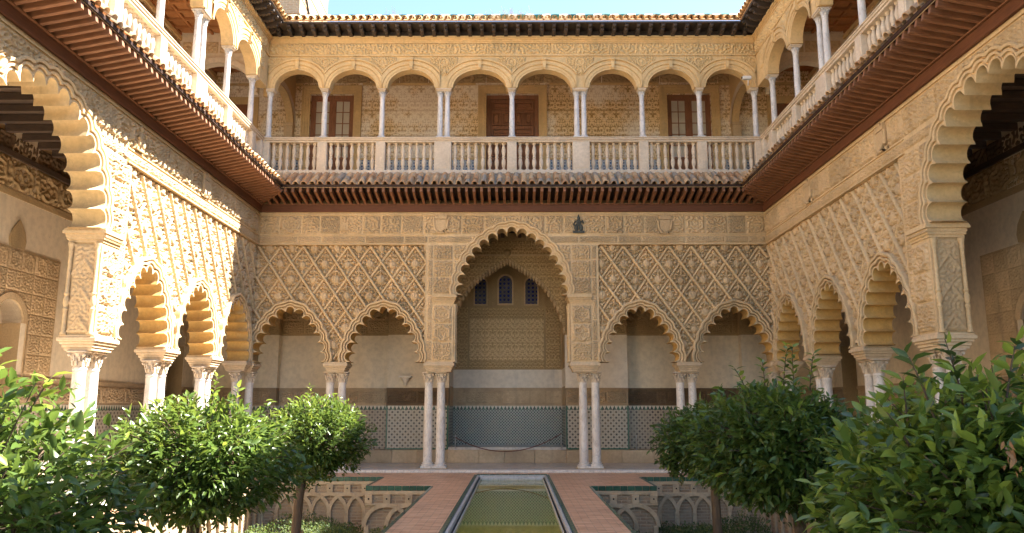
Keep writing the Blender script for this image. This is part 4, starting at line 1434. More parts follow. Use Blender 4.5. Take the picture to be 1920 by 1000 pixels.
for a, b in openings:
    m = MB()
    for o, w, pr in ((0.28, 0.05, 0.10), (0.23, 0.07, 0.07), (0.16, 0.10, 0.045), (0.06, 0.06, 0.02)):
        m.box(a - o, a - o + w, -pr, 0, 8.6, 12.38 + o)
        m.box(b + o - w, b + o, -pr, 0, 8.6, 12.38 + o)
        m.box(a - o + w, b + o - w, -pr + 0.001, 0, 12.38 + o - w, 12.38 + o)
    m.build('stone_surround', 'upper_stone', UW)
def window(parent, a, b):
    m = MB()
    m.box(a, a + 0.12, -0.02, 0.1, 8.6, 12.38); m.box(b - 0.12, b, -0.02, 0.1, 8.6, 12.38)
    m.box(a + 0.12, b - 0.12, -0.018, 0.1, 12.24, 12.38)
    mid = (a + b) / 2
    m.box(mid - 0.07, mid + 0.07, -0.012, 0.1, 8.6, 12.24)
    z0, z1 = 10.15, 12.24
    for lo, hi in ((a + 0.12, mid - 0.07), (mid + 0.07, b - 0.12)):
        m.box(lo, lo + 0.05, 0.0, 0.08, 8.6, z1); m.box(hi - 0.05, hi, 0.0, 0.08, 8.6, z1)
        m.box(lo + 0.05, hi - 0.05, 0.001, 0.08, z1 - 0.06, z1); m.box(lo + 0.05, hi - 0.05, 0.001, 0.08, z0 - 0.08, z0)
        m.box(lo + 0.05, hi - 0.05, 0.03, 0.06, 8.6, z0 - 0.08)
        m.box(lo + 0.12, hi - 0.12, 0.012, 0.03, 9.0, z0 - 0.2)
        mc = (lo + hi) / 2
        m.box(mc - 0.014, mc + 0.014, 0.005, 0.055, z0, z1 - 0.06)
        for r_ in range(1, 5):
            zz = z0 + (z1 - 0.06 - z0) * r_ / 5
            m.box(lo + 0.05, hi - 0.05, 0.008, 0.052, zz - 0.012, zz + 0.012)
    w = m.build('window', 'door_wood', parent)
    w.location.y = 0.14
    for lo, hi in ((a + 0.12, mid - 0.07), (mid + 0.07, b - 0.12)):
        mc = (lo + hi) / 2
        for c0, c1 in ((lo + 0.05, mc - 0.014), (mc + 0.014, hi - 0.05)):
            for r_ in range(5):
                za, zb = z0 + (z1 - 0.06 - z0) * r_ / 5 + 0.012, z0 + (z1 - 0.06 - z0) * (r_ + 1) / 5 - 0.012
                MB().box(c0, c1, 0.03, 0.036, za, zb).build('pane', 'window_glass', w)
window(UW, -6.97, -5.47)
window(UW, 5.33, 6.84)
def panel_door(parent, a, b, zt=12.38, leaves=2):
    m = MB()
    m.box(a, a + 0.13, -0.02, 0.12, 8.6, zt); m.box(b - 0.13, b, -0.02, 0.12, 8.6, zt); m.box(a + 0.13, b - 0.13, -0.018, 0.12, zt - 0.14, zt)
    m.box(a + 0.13, b - 0.13, 0.05, 0.09, 8.6, zt - 0.14)
    w = m.build('door', 'door_wood', parent)
    w.location.y = 0.14
    mid = (a + b) / 2
    segs = ((a + 0.13, mid), (mid, b - 0.13)) if leaves == 2 else ((a + 0.13, b - 0.13),)
    for lo, hi in segs:
        for (u0, u1, za, zb) in ((0.1, 0.9, zt - 0.52, zt - 0.24), (0.1, 0.46, zt - 1.08, zt - 0.62), (0.54, 0.9, zt - 1.08, zt - 0.62), (0.1, 0.9, zt - 1.45, zt - 1.18), (0.1, 0.46, zt - 2.2, zt - 1.56), (0.54, 0.9, zt - 2.2, zt - 1.56), (0.1, 0.46, zt - 3.2, zt - 2.32), (0.54, 0.9, zt - 3.2, zt - 2.32)):
            q = MB()
            x0_, x1_ = lo + (hi - lo) * u0, lo + (hi - lo) * u1
            q.box(x0_ - 0.02, x0_ + 0.02, -0.01, 0.05, za, zb); q.box(x1_ - 0.02, x1_ + 0.02, -0.01, 0.05, za, zb)
            q.box(x0_ + 0.02, x1_ - 0.02, -0.009, 0.05, za, za + 0.04); q.box(x0_ + 0.02, x1_ - 0.02, -0.009, 0.05, zb - 0.04, zb)
            q.cbox(x0_ + 0.06, x1_ - 0.06, 0.02, 0.055, za + 0.08, zb - 0.08, 0.02)
            q.build('door_panel', 'door_wood', w)
panel_door(UW, -0.9, 0.91)
for s_ in (-1, 1):
    a, b = (-10.05, -8.95) if s_ < 0 else (8.95, 10.05)
    m = MB()
    m.box(a - 0.2, a, -0.07, -0.001, 8.6, 12.0); m.box(b, b + 0.2, -0.07, -0.001, 8.6, 12.0); m.box(a - 0.2, b + 0.2, -0.08, -0.001, 12.0, 12.25)
    m.build('stone_surround', 'upper_stone', UW)
    d = MB().box(a, b, -0.03, -0.002, 8.6, 12.0)
    for zz in (9.0, 10.0, 11.0):
        d.box(a + 0.12, b - 0.12, -0.05, -0.03, zz, zz + 0.8)
    d.build('door', 'door_wood', UW)
def round_arch_wall(parent, x0, x1, y0, y1, z0, b, zt, mat='upper_stone'):
    cx, a = (x0 + x1) / 2, (x1 - x0) / 2 - 0.12
    pts = [(x0, z0)] + [(cx - a * math.cos(PI * i / 24), z0 + b * math.sin(PI * i / 24)) for i in range(25)] + [(x1, z0), (x1, zt), (x0, zt)]
    MB().poly(pts, y0, y1).build('transverse_arch', mat, parent)
    m = MB()
    m.strip([(cx - (a - 0.01) * math.cos(PI * i / 24), y0 - 0.03, z0 + (b - 0.01) * math.sin(PI * i / 24)) for i in range(25)], [(cx - (a + 0.16) * math.cos(PI * i / 24), y0 - 0.05, z0 + (b + 0.16) * math.sin(PI * i / 24)) for i in range(25)])
    m.build('archivolt', 'pale_stone', parent, True)
for s_, nm in ((-1, 'left'), (1, 'right')):
    W = thing('gallery_wall', (s_ * (XW + 2.8), YB, 0), -s_ * PI / 2, 'plain inner wall of the %s upper gallery under its wooden ceiling' % nm, 'wall')
    lo, hi = (-22.0, 3.0) if s_ < 0 else (-3.0, 22.0)
    MB().box(lo, hi, 0.0, 0.3, 8.5, 13.2).build('stucco_wall', 'plaster', W)
    for k in range(12):
        x = (hi - 1.0 - k * 1.0 - 3.0) if s_ < 0 else (lo + 3.0 + k)
        relief('frieze_panel', W, x, 12.45, 0.98, 0.42, mat='stucco_deep', wl=0.13, depth=0.04, var=k % 4, step=0.026)
    MB().box(lo, hi, -0.06, 0.0, 12.92, 13.05).build('moulding', 'upper_stone', W)
    MB().box(lo, hi, -0.05, 0.0, 12.36, 12.42).build('moulding', 'upper_stone', W)
    # transverse arches of the corner bay
    TA = thing('corner_arch', (0, YB, 0), 0, 'pale transverse arch closing the corner bay of the %s upper gallery' % nm, 'arch', 'corner bay arches')
    if s_ < 0: round_arch_wall(TA, -10.3, -7.85, 0.05, 0.35, 11.25, 0.95, 13.2, 'plaster')
    else: round_arch_wall(TA, 7.85, 10.3, 0.05, 0.35, 11.25, 0.95, 13.2, 'plaster')
    for k in range(2):
        relief('frieze_panel', TA, (-10.2 if s_ < 0 else 7.9) + k * 1.15, 12.5, 1.1, 0.38, y=0.05, mat='stucco', wl=0.12, depth=0.03, var=k)
    TB = thing('corner_arch', (s_ * 7.62, YB + 0.4, 0), -s_ * PI / 2, 'narrow ochre cross arch at the %s end of the upper back gallery' % nm, 'arch', 'corner bay arches')
    if s_ < 0: round_arch_wall(TB, 0.0, 2.6, -0.12, 0.12, 11.25, 0.8, 13.2)
    else: round_arch_wall(TB, -2.6, 0.0, -0.12, 0.12, 11.25, 0.8, 13.2)
    m = MB().box(-0.14, 0.14, 2.35, 2.6, 8.6, 11.24) if False else MB()
    px_ = 2.47 if s_ < 0 else -2.47
    m.box(px_ - 0.13, px_ + 0.13, -0.14, 0.14, 8.6, 11.15)
    m.box(px_ - 0.16, px_ + 0.16, -0.17, 0.17, 11.15, 11.248)
    m.build('pilaster', 'stucco', TB)
    # floor and ceiling
    CE = thing('gallery_ceiling', (0, 0, 0), 0, 'coffered wooden ceiling over the %s upper gallery' % nm, 'ceiling')
    CE['kind'] = 'structure'
    mt = 'ceiling_wood'
    xa, xb = (-10.3, -7.82) if s_ < 0 else (7.82, 10.3)
    MB().box(xa, xb, 1.0, 25.8, 13.2, 13.3).build('ceiling_boards', mt, CE)
    bm_ = MB().box(0, xb - xa, -0.05, 0.05, 0, 0.09).mesh('ceiling_beam', mt)
    cm = MB().cbox(-0.17, 0.17, -0.17, 0.17, 0, 0.045, 0.02).mesh('coffer', mt)
    for k in range(27):
        y = 12.4 + k * 0.5
        inst('ceiling_beam', bm_, CE, (xa, y, 13.11))
        for j in range(5):
            if y < 22.6: inst('coffer', cm, CE, (xa + 0.25 + j * 0.495, y + 0.25, 13.155))
    for j in range(6):
        MB().box(xa + j * 0.495 - 0.03, xa + j * 0.495 + 0.04, 12.0, 25.8, 13.12, 13.2).build('ceiling_rib', mt, CE)
CB = thing('gallery_ceiling', (0, 0, 0), 0, 'wooden ceiling over the upper back gallery', 'ceiling')
CB['kind'] = 'structure'
MB().box(-7.8, 7.8, YB + 0.33, 25.8, 13.2, 13.3).build('ceiling_boards', 'ceiling_wood', CB)
for k in range(16):
    MB().box(-7.5 + k - 0.05, -7.5 + k + 0.05, YB + 0.33, 25.8, 13.1, 13.2).build('ceiling_beam', 'ceiling_wood', CB)
m = MB()
m.box(-10.3, 10.3, YB + 0.36, 25.9, 8.45, 8.6)
m.box(-10.3, -7.87, 2.0, YB + 0.36, 8.45, 8.6)
m.box(7.87, 10.3, 2.0, YB + 0.36, 8.45, 8.6)
tag(m.build('upper_floor', 'marble_floor'), 'stone floor of the upper galleries behind the balustrades', 'floor', None, 'structure')

# ------------------------------------------------------------------ lower galleries: inner walls
def gallery_bands(th, a, b, y, dado='zellige_star', band='brown_band', top=4.03, plast='plaster', border=True, fr=True, plinth=True):
    """one stretch of the inner wall: plinth, tile dado, merlon strip, inscription band, plaster, carved frieze"""
    MB().box(a, b, y + 0.002, y + 0.35, 0, 7.4).build('masonry', 'stucco_deep', th)
    e = 0.004 if y == 0.0 else 0.0
    yr = y + 0.315 if y == 0.0 else y
    MB().box(a - e, b + e, y - 0.025, yr, 0.41, 1.64).build('tile_dado', dado, th)
    MB().box(a - e, b + e, y - 0.03, yr, 1.64, 1.77).build('merlon_strip', 'merlon_tile', th)
    MB().box(a - e, b + e, y - 0.04, yr, 1.77, 1.83).build('band_moulding', band, th)
    MB().box(a - e, b + e, y - 0.02, yr, 1.83, 2.26).build('band_ground', band, th)
    x = a + 0.03
    k = 0
    while x + 0.2 < b:
        w = min((0.95, 0.34)[k % 2], b - x - 0.02)
        relief('inscription_panel', th, x, 1.86, w - 0.04, 0.36, y=y - 0.02, mat=band, wl=0.075, depth=0.045, style=2 if k % 2 == 0 else 1, var=k % 4)
        x += w
        k += 1
    MB().box(a - e, b + e, y - 0.06, yr, 2.26, 2.33).build('band_moulding', band, th)
    MB().box(a - e, b + e, y - 0.012, yr, 2.33, top).build('plaster', plast, th)
    if fr:
        x = a + 0.02
        while x + 0.15 < b:
            w = min(0.7, b - x - 0.01)
            relief('frieze_panel', th, x, top + 0.06, w - 0.02, 0.42, y=y, mat='stucco_deep', wl=0.07, depth=0.03)
            relief('frieze_panel', th, x, top + 0.52, w - 0.02, 0.5, y=y, mat='stucco_deep', wl=0.10, depth=0.03, style=1)
            x += w
        MB().box(a, b, y - 0.05, y, top, top + 0.05).build('moulding', 'stucco_deep', th)
        MB().box(a, b, y - 0.05, y, top + 1.04, top + 1.10).build('moulding', 'stucco_deep', th)
    if border:
        for q in (a - 0.006, b - 0.044): MB().box(q, q + 0.05, y - 0.035, y - 0.001, 0.41, 1.77).build('tile_border', 'green_glaze', th)
        MB().box(a + 0.05, b - 0.05, y - 0.034, y - 0.001, 0.40, 0.45).build('tile_border', 'green_glaze', th)

LW = thing('gallery_wall', (0, 25.6, 0), 0, 'inner wall of the back gallery with tiled dado and carved central alcove', 'wall')
gallery_bands(LW, -10.3, -7.57, 0.0, 'zellige_worn', 'brown_band', border=False)
gallery_bands(LW, -7.57, -4.02, 0.32, 'zellige_worn', 'limestone', border=False)
gallery_bands(LW, -4.02, -2.04, 0.0, 'zellige_star', 'dark_band', plast='plaster')
gallery_bands(LW, 1.71, 3.70, 0.0, 'zellige_star', 'brown_band', plast='white_plaster')
gallery_bands(LW, 3.70, 7.40, 0.32, 'zellige_worn', 'dark_band', border=False)
gallery_bands(LW, 7.40, 10.3, 0.0, 'zellige_worn', 'brown_band', border=False)
x = -10.3
k = 0
while x < 10.2:
    w = (1.0, 0.8, 0.95)[k % 3]
    MB().cbox(x + 0.003, min(x + w, 10.3) - 0.003, -0.12, 0.34, 0.0, 0.395, 0.008).build('plinth_block', 'limestone', LW)
    x += w
    k += 1
# alcove
AL = 1.9
for sx in (-2.04, 1.71):
    s_ = -1 if sx < 0 else 1
    x0_, x1_ = (sx - 0.3, sx) if s_ < 0 else (sx, sx + 0.3)
    e = 0.003
    MB().box(x0_ + (0 if s_ < 0 else -e), x1_ + (e if s_ < 0 else 0), 0.32, AL, 2.40, 3.0).build('plaster', 'white_plaster', LW)
    MB().box(x0_, x1_, 0.36, AL, 3.0, 7.4).build('alcove_jamb', 'stucco_deep', LW)
    MB().box(x0_ + (0 if s_ < 0 else -e), x1_ + (e if s_ < 0 else 0), 0.32, AL, 1.77, 2.40).build('alcove_jamb', 'limestone', LW)
    MB().box(x0_ + (0 if s_ < 0 else -e), x1_ + (e if s_ < 0 else 0), 0.32, AL, 0.40, 1.77).build('alcove_jamb', 'zellige_green', LW)
MB().box(-2.34, 2.01, AL, AL + 0.3, 0, 7.4).build('masonry', 'stucco_deep', LW)
MB().box(-2.04, 1.71, AL - 0.025, AL, 0.47, 1.64).build('tile_dado', 'zellige_green', LW)
MB().box(-2.04, 1.71, AL - 0.03, AL, 1.64, 1.77).build('merlon_strip', 'merlon_tile', LW)
MB().box(-2.04, 1.71, AL - 0.03, AL, 1.77, 2.38).build('band_ground', 'limestone', LW)
for x, w in ((-1.98, 0.36), (-1.58, 1.2), (-0.33, 0.9), (0.62, 0.5), (1.16, 0.5)):
    relief('inscription_panel', LW, x, 1.86, w, 0.42, y=AL - 0.03, mat='limestone', wl=0.075, depth=0.02, style=2)
MB().box(-2.04, 1.71, AL - 0.02, AL, 2.38, 3.0).build('plaster', 'white_plaster', LW)
MB().box(-2.04, 1.71, 0.0, AL, 0.38, 0.47).build('alcove_step', 'marble_floor', LW)
for x0_, x1_, z0, z1, stl in ((-1.50, 1.10, 3.32, 4.78, 1), (-1.50, 1.10, 4.82, 5.16, 2), (-1.98, -1.56, 3.05, 5.2, 0), (1.16, 1.66, 3.05, 5.2, 0), (-1.50, 1.10, 3.05, 3.28, 2)):
    nx_ = max(1, int(round((x1_ - x0_) / 0.52)))
    nz_ = max(1, int(round((z1 - z0) / 0.50)))
    for i in range(nx_):
        for j in range(nz_):
            relief('carved_block', LW, x0_ + (x1_ - x0_) * i / nx_, z0 + (z1 - z0) * j / nz_, (x1_ - x0_) / nx_ - 0.004, (z1 - z0) / nz_ - 0.004, y=AL - 0.001, mat='painted_stucco' if stl == 1 else 'painted_net', wl=0.07, depth=0.03, style=stl, var=(0 if stl == 1 else None))
for xw, wd, z0, z1 in ((-1.12, 0.40, 5.28, 6.2), (-0.25, 0.46, 5.30, 6.28), (0.66, 0.42, 5.28, 6.2)):
    h = wd / 2
    pts = [(xw - h, z0), (xw + h, z0), (xw + h, z1 - h)] + [(xw + h * math.cos(PI * i / 10), z1 - h + h * math.sin(PI * i / 10)) for i in range(1, 10)] + [(xw - h, z1 - h)]
    wn_ = MB().poly(pts, AL - 0.05, AL - 0.002).build('lattice_window', 'blue_lattice', LW)
    m = MB()
    o = [(xw + (a - xw) * 1.24, (z0 + z1) / 2 + (b - (z0 + z1) / 2) * 1.13) for a, b in pts]
    m.strip([(a, AL - 0.075, b) for a, b in pts], [(a, AL - 0.085, b) for a, b in o], True)
    m.strip([(a, AL - 0.085, b) for a, b in o], [(a, AL, b) for a, b in o], True)
    m.strip([(a, AL - 0.05, b) for a, b in pts], [(a, AL - 0.075, b) for a, b in pts], True)
    m.build('window_frame', 'stucco', wn_)
for x in (-1.62, -0.68, 0.2, 1.12): MB().box(x - 0.04, x + 0.04, AL - 0.06, AL, 5.2, 6.2).build('pilaster', 'stucco_deep', LW)
# muqarnas arch in front of the alcove
nP = 19
dxs = np.linspace(1.85, 0.0, nP + 1)
arcL = [(-0.165 - d_, 6.46 - float(np.interp(d_, [0, .3, .72, 1.125, 1.4, 1.71, 1.85], [0, .15, .43, .74, 1.12, 1.70, 2.31]))) for d_ in dxs]
arcR = [(-0.33 - x, z) for x, z in arcL][::-1]
arcR = [(min(x, 1.69), z) for x, z in arcR]
edge = arcL + arcR[1:]
pts = [(-2.06, 4.15)] + edge + [(1.73, 4.15), (1.73, 7.4), (-2.06, 7.4)]
MB().poly(pts, -0.06, 0.30).build('arch_wall', 'stucco_deep', LW)
for i, (x, z) in enumerate(edge):
    m = MB()
    hz = 0.40 + 0.3 * (i % 2)
    m.lathe([(0.006, -0.11 * hz), (0.022, -0.09 * hz), (0.034, -0.05), (0.046, -0.01), (0.055, 0.03), (0.055, 0.10)], 8, (x, -0.01, z))
    m.lathe([(0.01, -0.13 * hz), (0.03, -0.07 * hz), (0.045, -0.01), (0.05, 0.07)], 8, (x, 0.10, z - 0.02))
    m.lathe([(0.01, -0.07), (0.03, -0.04), (0.045, 0.0), (0.05, 0.07)], 8, (x, 0.21, z - 0.05 * hz))
    m.ball((x, -0.07, z + 0.05), 0.038, 0.03, 0.05)
    m.build('muqarnas_pendant', 'stucco', LW, True, True)
mask_x = lambda x: np.interp(x, [e[0] for e in edge], [e[1] for e in edge])
for i in range(8):
    for j in range(7):
        x0_, z0 = -2.0 + i * 0.465, 4.2 + j * 0.42
        X, Z, H = arab(0.455, 0.41, 0.022, (i + j) % 4 + 3, 0.065, 0)
        keep = main_piece((Z + z0) > mask_x(X + x0_) + 0.06)
        q = grid_faces(X.shape[0] - 1, X.shape[1] - 1, keep)
        if len(q) > 6 and z0 < 7.0: inst('carved_block', np_mesh('carved_block', np.stack([X.ravel(), -0.004 - 0.022 * H.ravel(), Z.ravel()], -1), q, 'painted_net'), LW, (x0_, -0.06, z0))
MB().box(-2.06, 1.73, -0.10, -0.061, 6.62, 6.68).build('moulding', 'stucco', LW)
mb_ = MB().ball((-0.165, -0.10, 6.72), 0.12, 0.05, 0.12)
mb_.build('boss', 'stucco_deep', LW, True)

for s_, nm in ((-1, 'left'), (1, 'right')):
    W = thing('gallery_wall', (s_ * (XW + 2.8), YB, 0), -s_ * PI / 2, 'plastered inner wall of the %s gallery with carved door panel' % nm, 'wall')
    lo, hi = (-21.0, 2.8) if s_ < 0 else (-2.8, 21.0)
    pc = -6.75 if s_ < 0 else 7.4       # carved door panel centre
    dc = 1.45 if s_ < 0 else -1.55      # dark doorway near the back corner
    cuts = sorted([(pc - 0.45, pc + 0.45), (dc - 0.55, dc + 0.55)])
    xs = [lo, cuts[0][0], cuts[0][1], cuts[1][0], cuts[1][1], hi]
    for i in (0, 2, 4):
        a, b = xs[i], xs[i + 1]
        MB().box(a, b, 0.002, 0.75, 0, 7.4).build('masonry', 'stucco_deep', W)
        MB().box(a, b, -0.025, 0, 0.41, 1.64).build('tile_dado', 'zellige_star', W)
        MB().box(a, b, -0.03, 0, 1.64, 1.77).build('merlon_strip', 'merlon_tile', W)
        MB().box(a, b, -0.02, 0, 1.77, 2.26).build('band_ground', 'brown_band', W)
        MB().box(a, b, -0.06, 0, 2.26, 2.34).build('band_moulding', 'brown_band', W)
        MB().box(a, b, -0.012, 0, 2.34, 6.0).build('plaster', 'plaster', W)
        MB().cbox(a, b, -0.12, 0.0, 0, 0.40).build('plinth_block', 'limestone', W)
        x = a + 0.02
        k = 0
        while x + 0.25 < b:
            w = min((0.9, 0.35)[k % 2], b - x - 0.01)
            relief('inscription_panel', W, x, 1.82, w - 0.03, 0.40, y=-0.02, mat='brown_band', wl=0.07, depth=0.04, style=1 if k % 2 else 0, var=k % 4)
            x += w
            k += 1
    for c in cuts:
        cc, r_ = (c[0] + c[1]) / 2, (c[1] - c[0]) / 2
        zs = 3.45 if abs(cc - pc) < 0.1 else 3.6
        pts = [(c[0], zs)] + [(cc - r_ * math.cos(PI * i / 16), zs + r_ * math.sin(PI * i / 16)) for i in range(1, 16)] + [(c[1], zs), (c[1], 7.4), (c[0], 7.4)]
        MB().poly(pts, -0.012, 0.75).build('plaster', 'plaster', W)
        MB().box(c[0] - 0.1, c[1] + 0.1, 0.752, 0.85, 0, 4.8).build('doorway_dark', 'dark_void' if abs(cc - dc) < 0.1 else 'white_plaster', W)  # back board; near-black in the far doorway to paint in the dark beyond
        m = MB()
        arc = [(cc - r_ * math.cos(PI * i / 16), zs + r_ * math.sin(PI * i / 16)) for i in range(17)]
        arc2 = [(cc - (r_ + 0.14) * math.cos(PI * i / 16), zs + (r_ + 0.14) * math.sin(PI * i / 16)) for i in range(17)]
        m.strip([(x, -0.05, z) for x, z in arc], [(x, -0.06, z) for x, z in arc2])
        m.strip([(x, 0.4, z) for x, z in arc], [(x, -0.05, z) for x, z in arc])
        m.strip([(x, -0.06, z) for x, z in arc2], [(x, 0.0, z) for x, z in arc2])
        m.build('door_arch', 'stucco', W, True, True)
    # carved door panel with lancet finial
    for i in range(7):
        for j in range(6):
            bx, bz = pc - 1.6 + i * 0.457, 2.40 + j * 0.425
            X, Z, H = arab(0.45, 0.418, 0.02, (i * 2 + j) % 4 + 9, 0.062, 0 if i in (0, 6) else (1 if j in (5,) else 0))
            gx, gz = X + bx - pc, Z + bz
            keep = ~((np.abs(gx) < 0.62) & (gz < 3.45)) & ~((gx ** 2 + (gz - 3.45) ** 2) < 0.62 ** 2)
            keep = main_piece(keep)
            q = grid_faces(X.shape[0] - 1, X.shape[1] - 1, keep)
            if len(q) > 6: inst('carved_block', np_mesh('carved_block', np.stack([X.ravel(), -0.004 - 0.022 * H.ravel(), Z.ravel()], -1), q, 'stucco'), W, (bx, -0.03, bz))
    pts = [(pc - 1.62, 2.36), (pc - 0.61, 2.36), (pc - 0.61, 3.45)] + [(pc - 0.61 * math.cos(PI * i / 12), 3.45 + 0.61 * math.sin(PI * i / 12)) for i in range(1, 12)] + [(pc + 0.61, 3.45), (pc + 0.61, 2.36), (pc + 1.62, 2.36), (pc + 1.62, 4.97), (pc - 1.62, 4.97)]
    MB().poly(pts, -0.03, -0.013).build('panel_ground', 'stucco', W)
    fin = [(pc - 0.24, 4.98), (pc + 0.24, 4.98), (pc + 0.27, 5.15), (pc + 0.2, 5.35), (pc, 5.58), (pc - 0.2, 5.35), (pc - 0.27, 5.15)]
    MB().poly(fin, -0.05, -0.013).build('finial', 'stucco_deep', W)
    # carved frieze and timber under the ceiling
    n = int((hi - lo) / 0.9)
    for k in range(n):
        relief('frieze_panel', W, lo + k * (hi - lo) / n, 6.16, (hi - lo) / n - 0.01, 0.62, mat='stucco_deep', wl=0.12, depth=0.05, style=1, var=k % 4, step=0.026)
    MB().box(lo, hi, -0.03, 0.0, 6.0, 6.14).build('moulding', 'stucco_deep', W)
    MB().box(lo, hi, -0.06, 0.0, 6.80, 6.92).build('timber_moulding', 'dark_ceiling_wood', W)
    for k in range(n):
        relief('frieze_panel', W, lo + k * (hi - lo) / n, 6.94, (hi - lo) / n - 0.01, 0.34, mat='dark_band', wl=0.12, depth=0.03, var=k % 4, step=0.026)
    CE = thing('gallery_ceiling', (0, 0, 0), 0, 'dark beamed ceiling over the %s lower gallery' % nm, 'ceiling')
    CE['kind'] = 'structure'
    xa, xb = (-10.3, -8.1) if s_ < 0 else (8.1, 10.3)
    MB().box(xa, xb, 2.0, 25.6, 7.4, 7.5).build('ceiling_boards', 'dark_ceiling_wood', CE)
    bm_ = MB().box(0, xb - xa, -0.06, 0.06, 0, 0.14).mesh('ceiling_beam', 'dark_ceiling_wood')
    for k in range(24): inst('ceiling_beam', bm_, CE, (xa, 10.4 + k * 0.55, 7.25))
CE = thing('gallery_ceiling', (0, 0, 0), 0, 'dark beamed ceiling over the lower back gallery', 'ceiling')
CE['kind'] = 'structure'
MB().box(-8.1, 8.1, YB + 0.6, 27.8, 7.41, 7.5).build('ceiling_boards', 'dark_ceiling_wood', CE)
bm_ = MB().box(-0.06, 0.06, 0, 2.2, 0, 0.16).mesh('ceiling_beam', 'dark_ceiling_wood')
for k in range(28): inst('ceiling_beam', bm_, CE, (-7.6 + k * 0.56, YB + 0.6, 7.24))

BR = smooth_mesh(MB().lathe([(0.03, -0.22), (0.06, -0.17), (0.07, -0.10), (0.12, -0.04), (0.15, 0.0), (0.15, 0.03)], 8).cbox(-0.2, 0.2, -0.15, 0.15, 0.03, 0.09, 0.01), 'bracket', 'white_plaster')
for loc, rz, lb in (((-3.42, 25.46, 2.62), 0, 'small white stone bracket on the back wall left of the columns'), ((-10.16, 22.6, 2.62), PI / 2, 'small white stone bracket on the left gallery wall'),
                    ((-10.16, 19.0, 2.55), PI / 2, 'white stone bracket half hidden behind the big left pier columns')):
    tag(inst('wall_bracket', BR, None, loc, (0, 0, rz)), lb, 'bracket', 'white wall brackets')

# ------------------------------------------------------------------ floors, path, pool, sunken garden
def slab(pts, z0, z1):
    """polygon in (x,y) extruded along z"""
    mb = MB()
    n = len(pts)
    tri = tessellate_polygon([[Vector((p[0], p[1], 0)) for p in pts]])
    mb.v = [(p[0], p[1], z1) for p in pts] + [(p[0], p[1], z0) for p in pts]
    area = sum(pts[i][0] * pts[(i + 1) % n][1] - pts[(i + 1) % n][0] * pts[i][1] for i in range(n))
    for a, b, c in tri:
        cr = (pts[b][0] - pts[a][0]) * (pts[c][1] - pts[a][1]) - (pts[b][1] - pts[a][1]) * (pts[c][0] - pts[a][0])
        mb.f.append((a, b, c) if cr > 0 else (a, c, b))
    for i in range(n):
        j = (i + 1) % n
        mb.f.append((i, n + i, n + j, j) if area < 0 else (j, n + j, n + i, i))
    return mb

g = MB()
g.v = [(-400, -400, -1.75), (400, -400, -1.75), (400, 400, -1.75), (-400, 400, -1.75)]
g.f = [(0, 1, 2, 3)]
tag(g.build('ground', 'soil'), 'bare earth floor of the sunken garden', 'ground', None, 'structure')
GF = MB()
GF.box(-10.5, 10.5, 22.85, 27.9, -1.7, 0.0)
GF.box(-10.5, -7.45, 1.0, 22.85, -1.7, 0.0)
GF.box(7.45, 10.5, 1.0, 22.85, -1.7, 0.0)
GF.box(-7.0, 7.0, -4.0, 1.9, -1.7, 0.0)
gfo = tag(GF.build('gallery_floor', 'marble_floor'), 'polished marble floor of the lower galleries', 'floor', None, 'structure')
x = -7.1
k = 0
while x < 7.05:
    w = (1.3, 1.05, 1.5, 1.2)[k % 4]
    x1_ = min(x + w, 7.1)
    MB().cbox(x + 0.002, x1_ - 0.002, 22.46, 22.849, -0.07, 0.003, 0.006).build('step_slab', 'marble', gfo)
    x = x1_
    k += 1
for s_ in (-1, 1):
    y = 2.0
    while y < 22.4:
        w = 1.4
        a, b = sorted((s_ * 7.1, s_ * 7.449))
        MB().cbox(a, b, y + 0.002, min(y + w, 22.45), -0.07, 0.003, 0.006).build('step_slab', 'marble', gfo)
        y += w
for xx in (-2.23, 2.23, -5.1, 5.04):
    MB().cbox(xx - 0.40, xx + 0.40, 22.80, 23.35, -0.06, 0.02, 0.008).build('column_footing', 'limestone', gfo)
PX = 0.95
pp = [(-7.1, 22.46), (-7.1, 2.0), (-6.5, 2.0), (-6.5, 21.1), (-3.34, 21.1), (-3.34, 18.7), (-1.83, 18.7), (-1.83, 2.0), (-PX, 2.0), (-PX, 21.92),
      (PX, 21.92), (PX, 2.0), (1.83, 2.0), (1.83, 18.7), (3.34, 18.7), (3.34, 21.1), (6.5, 21.1), (6.5, 2.0), (7.1, 2.0), (7.1, 22.46)]
path = tag(slab(pp, -0.22, -0.07).build('brick_path', 'brick_path'), 'worn terracotta brick path round the long pool', 'path', None, 'structure')
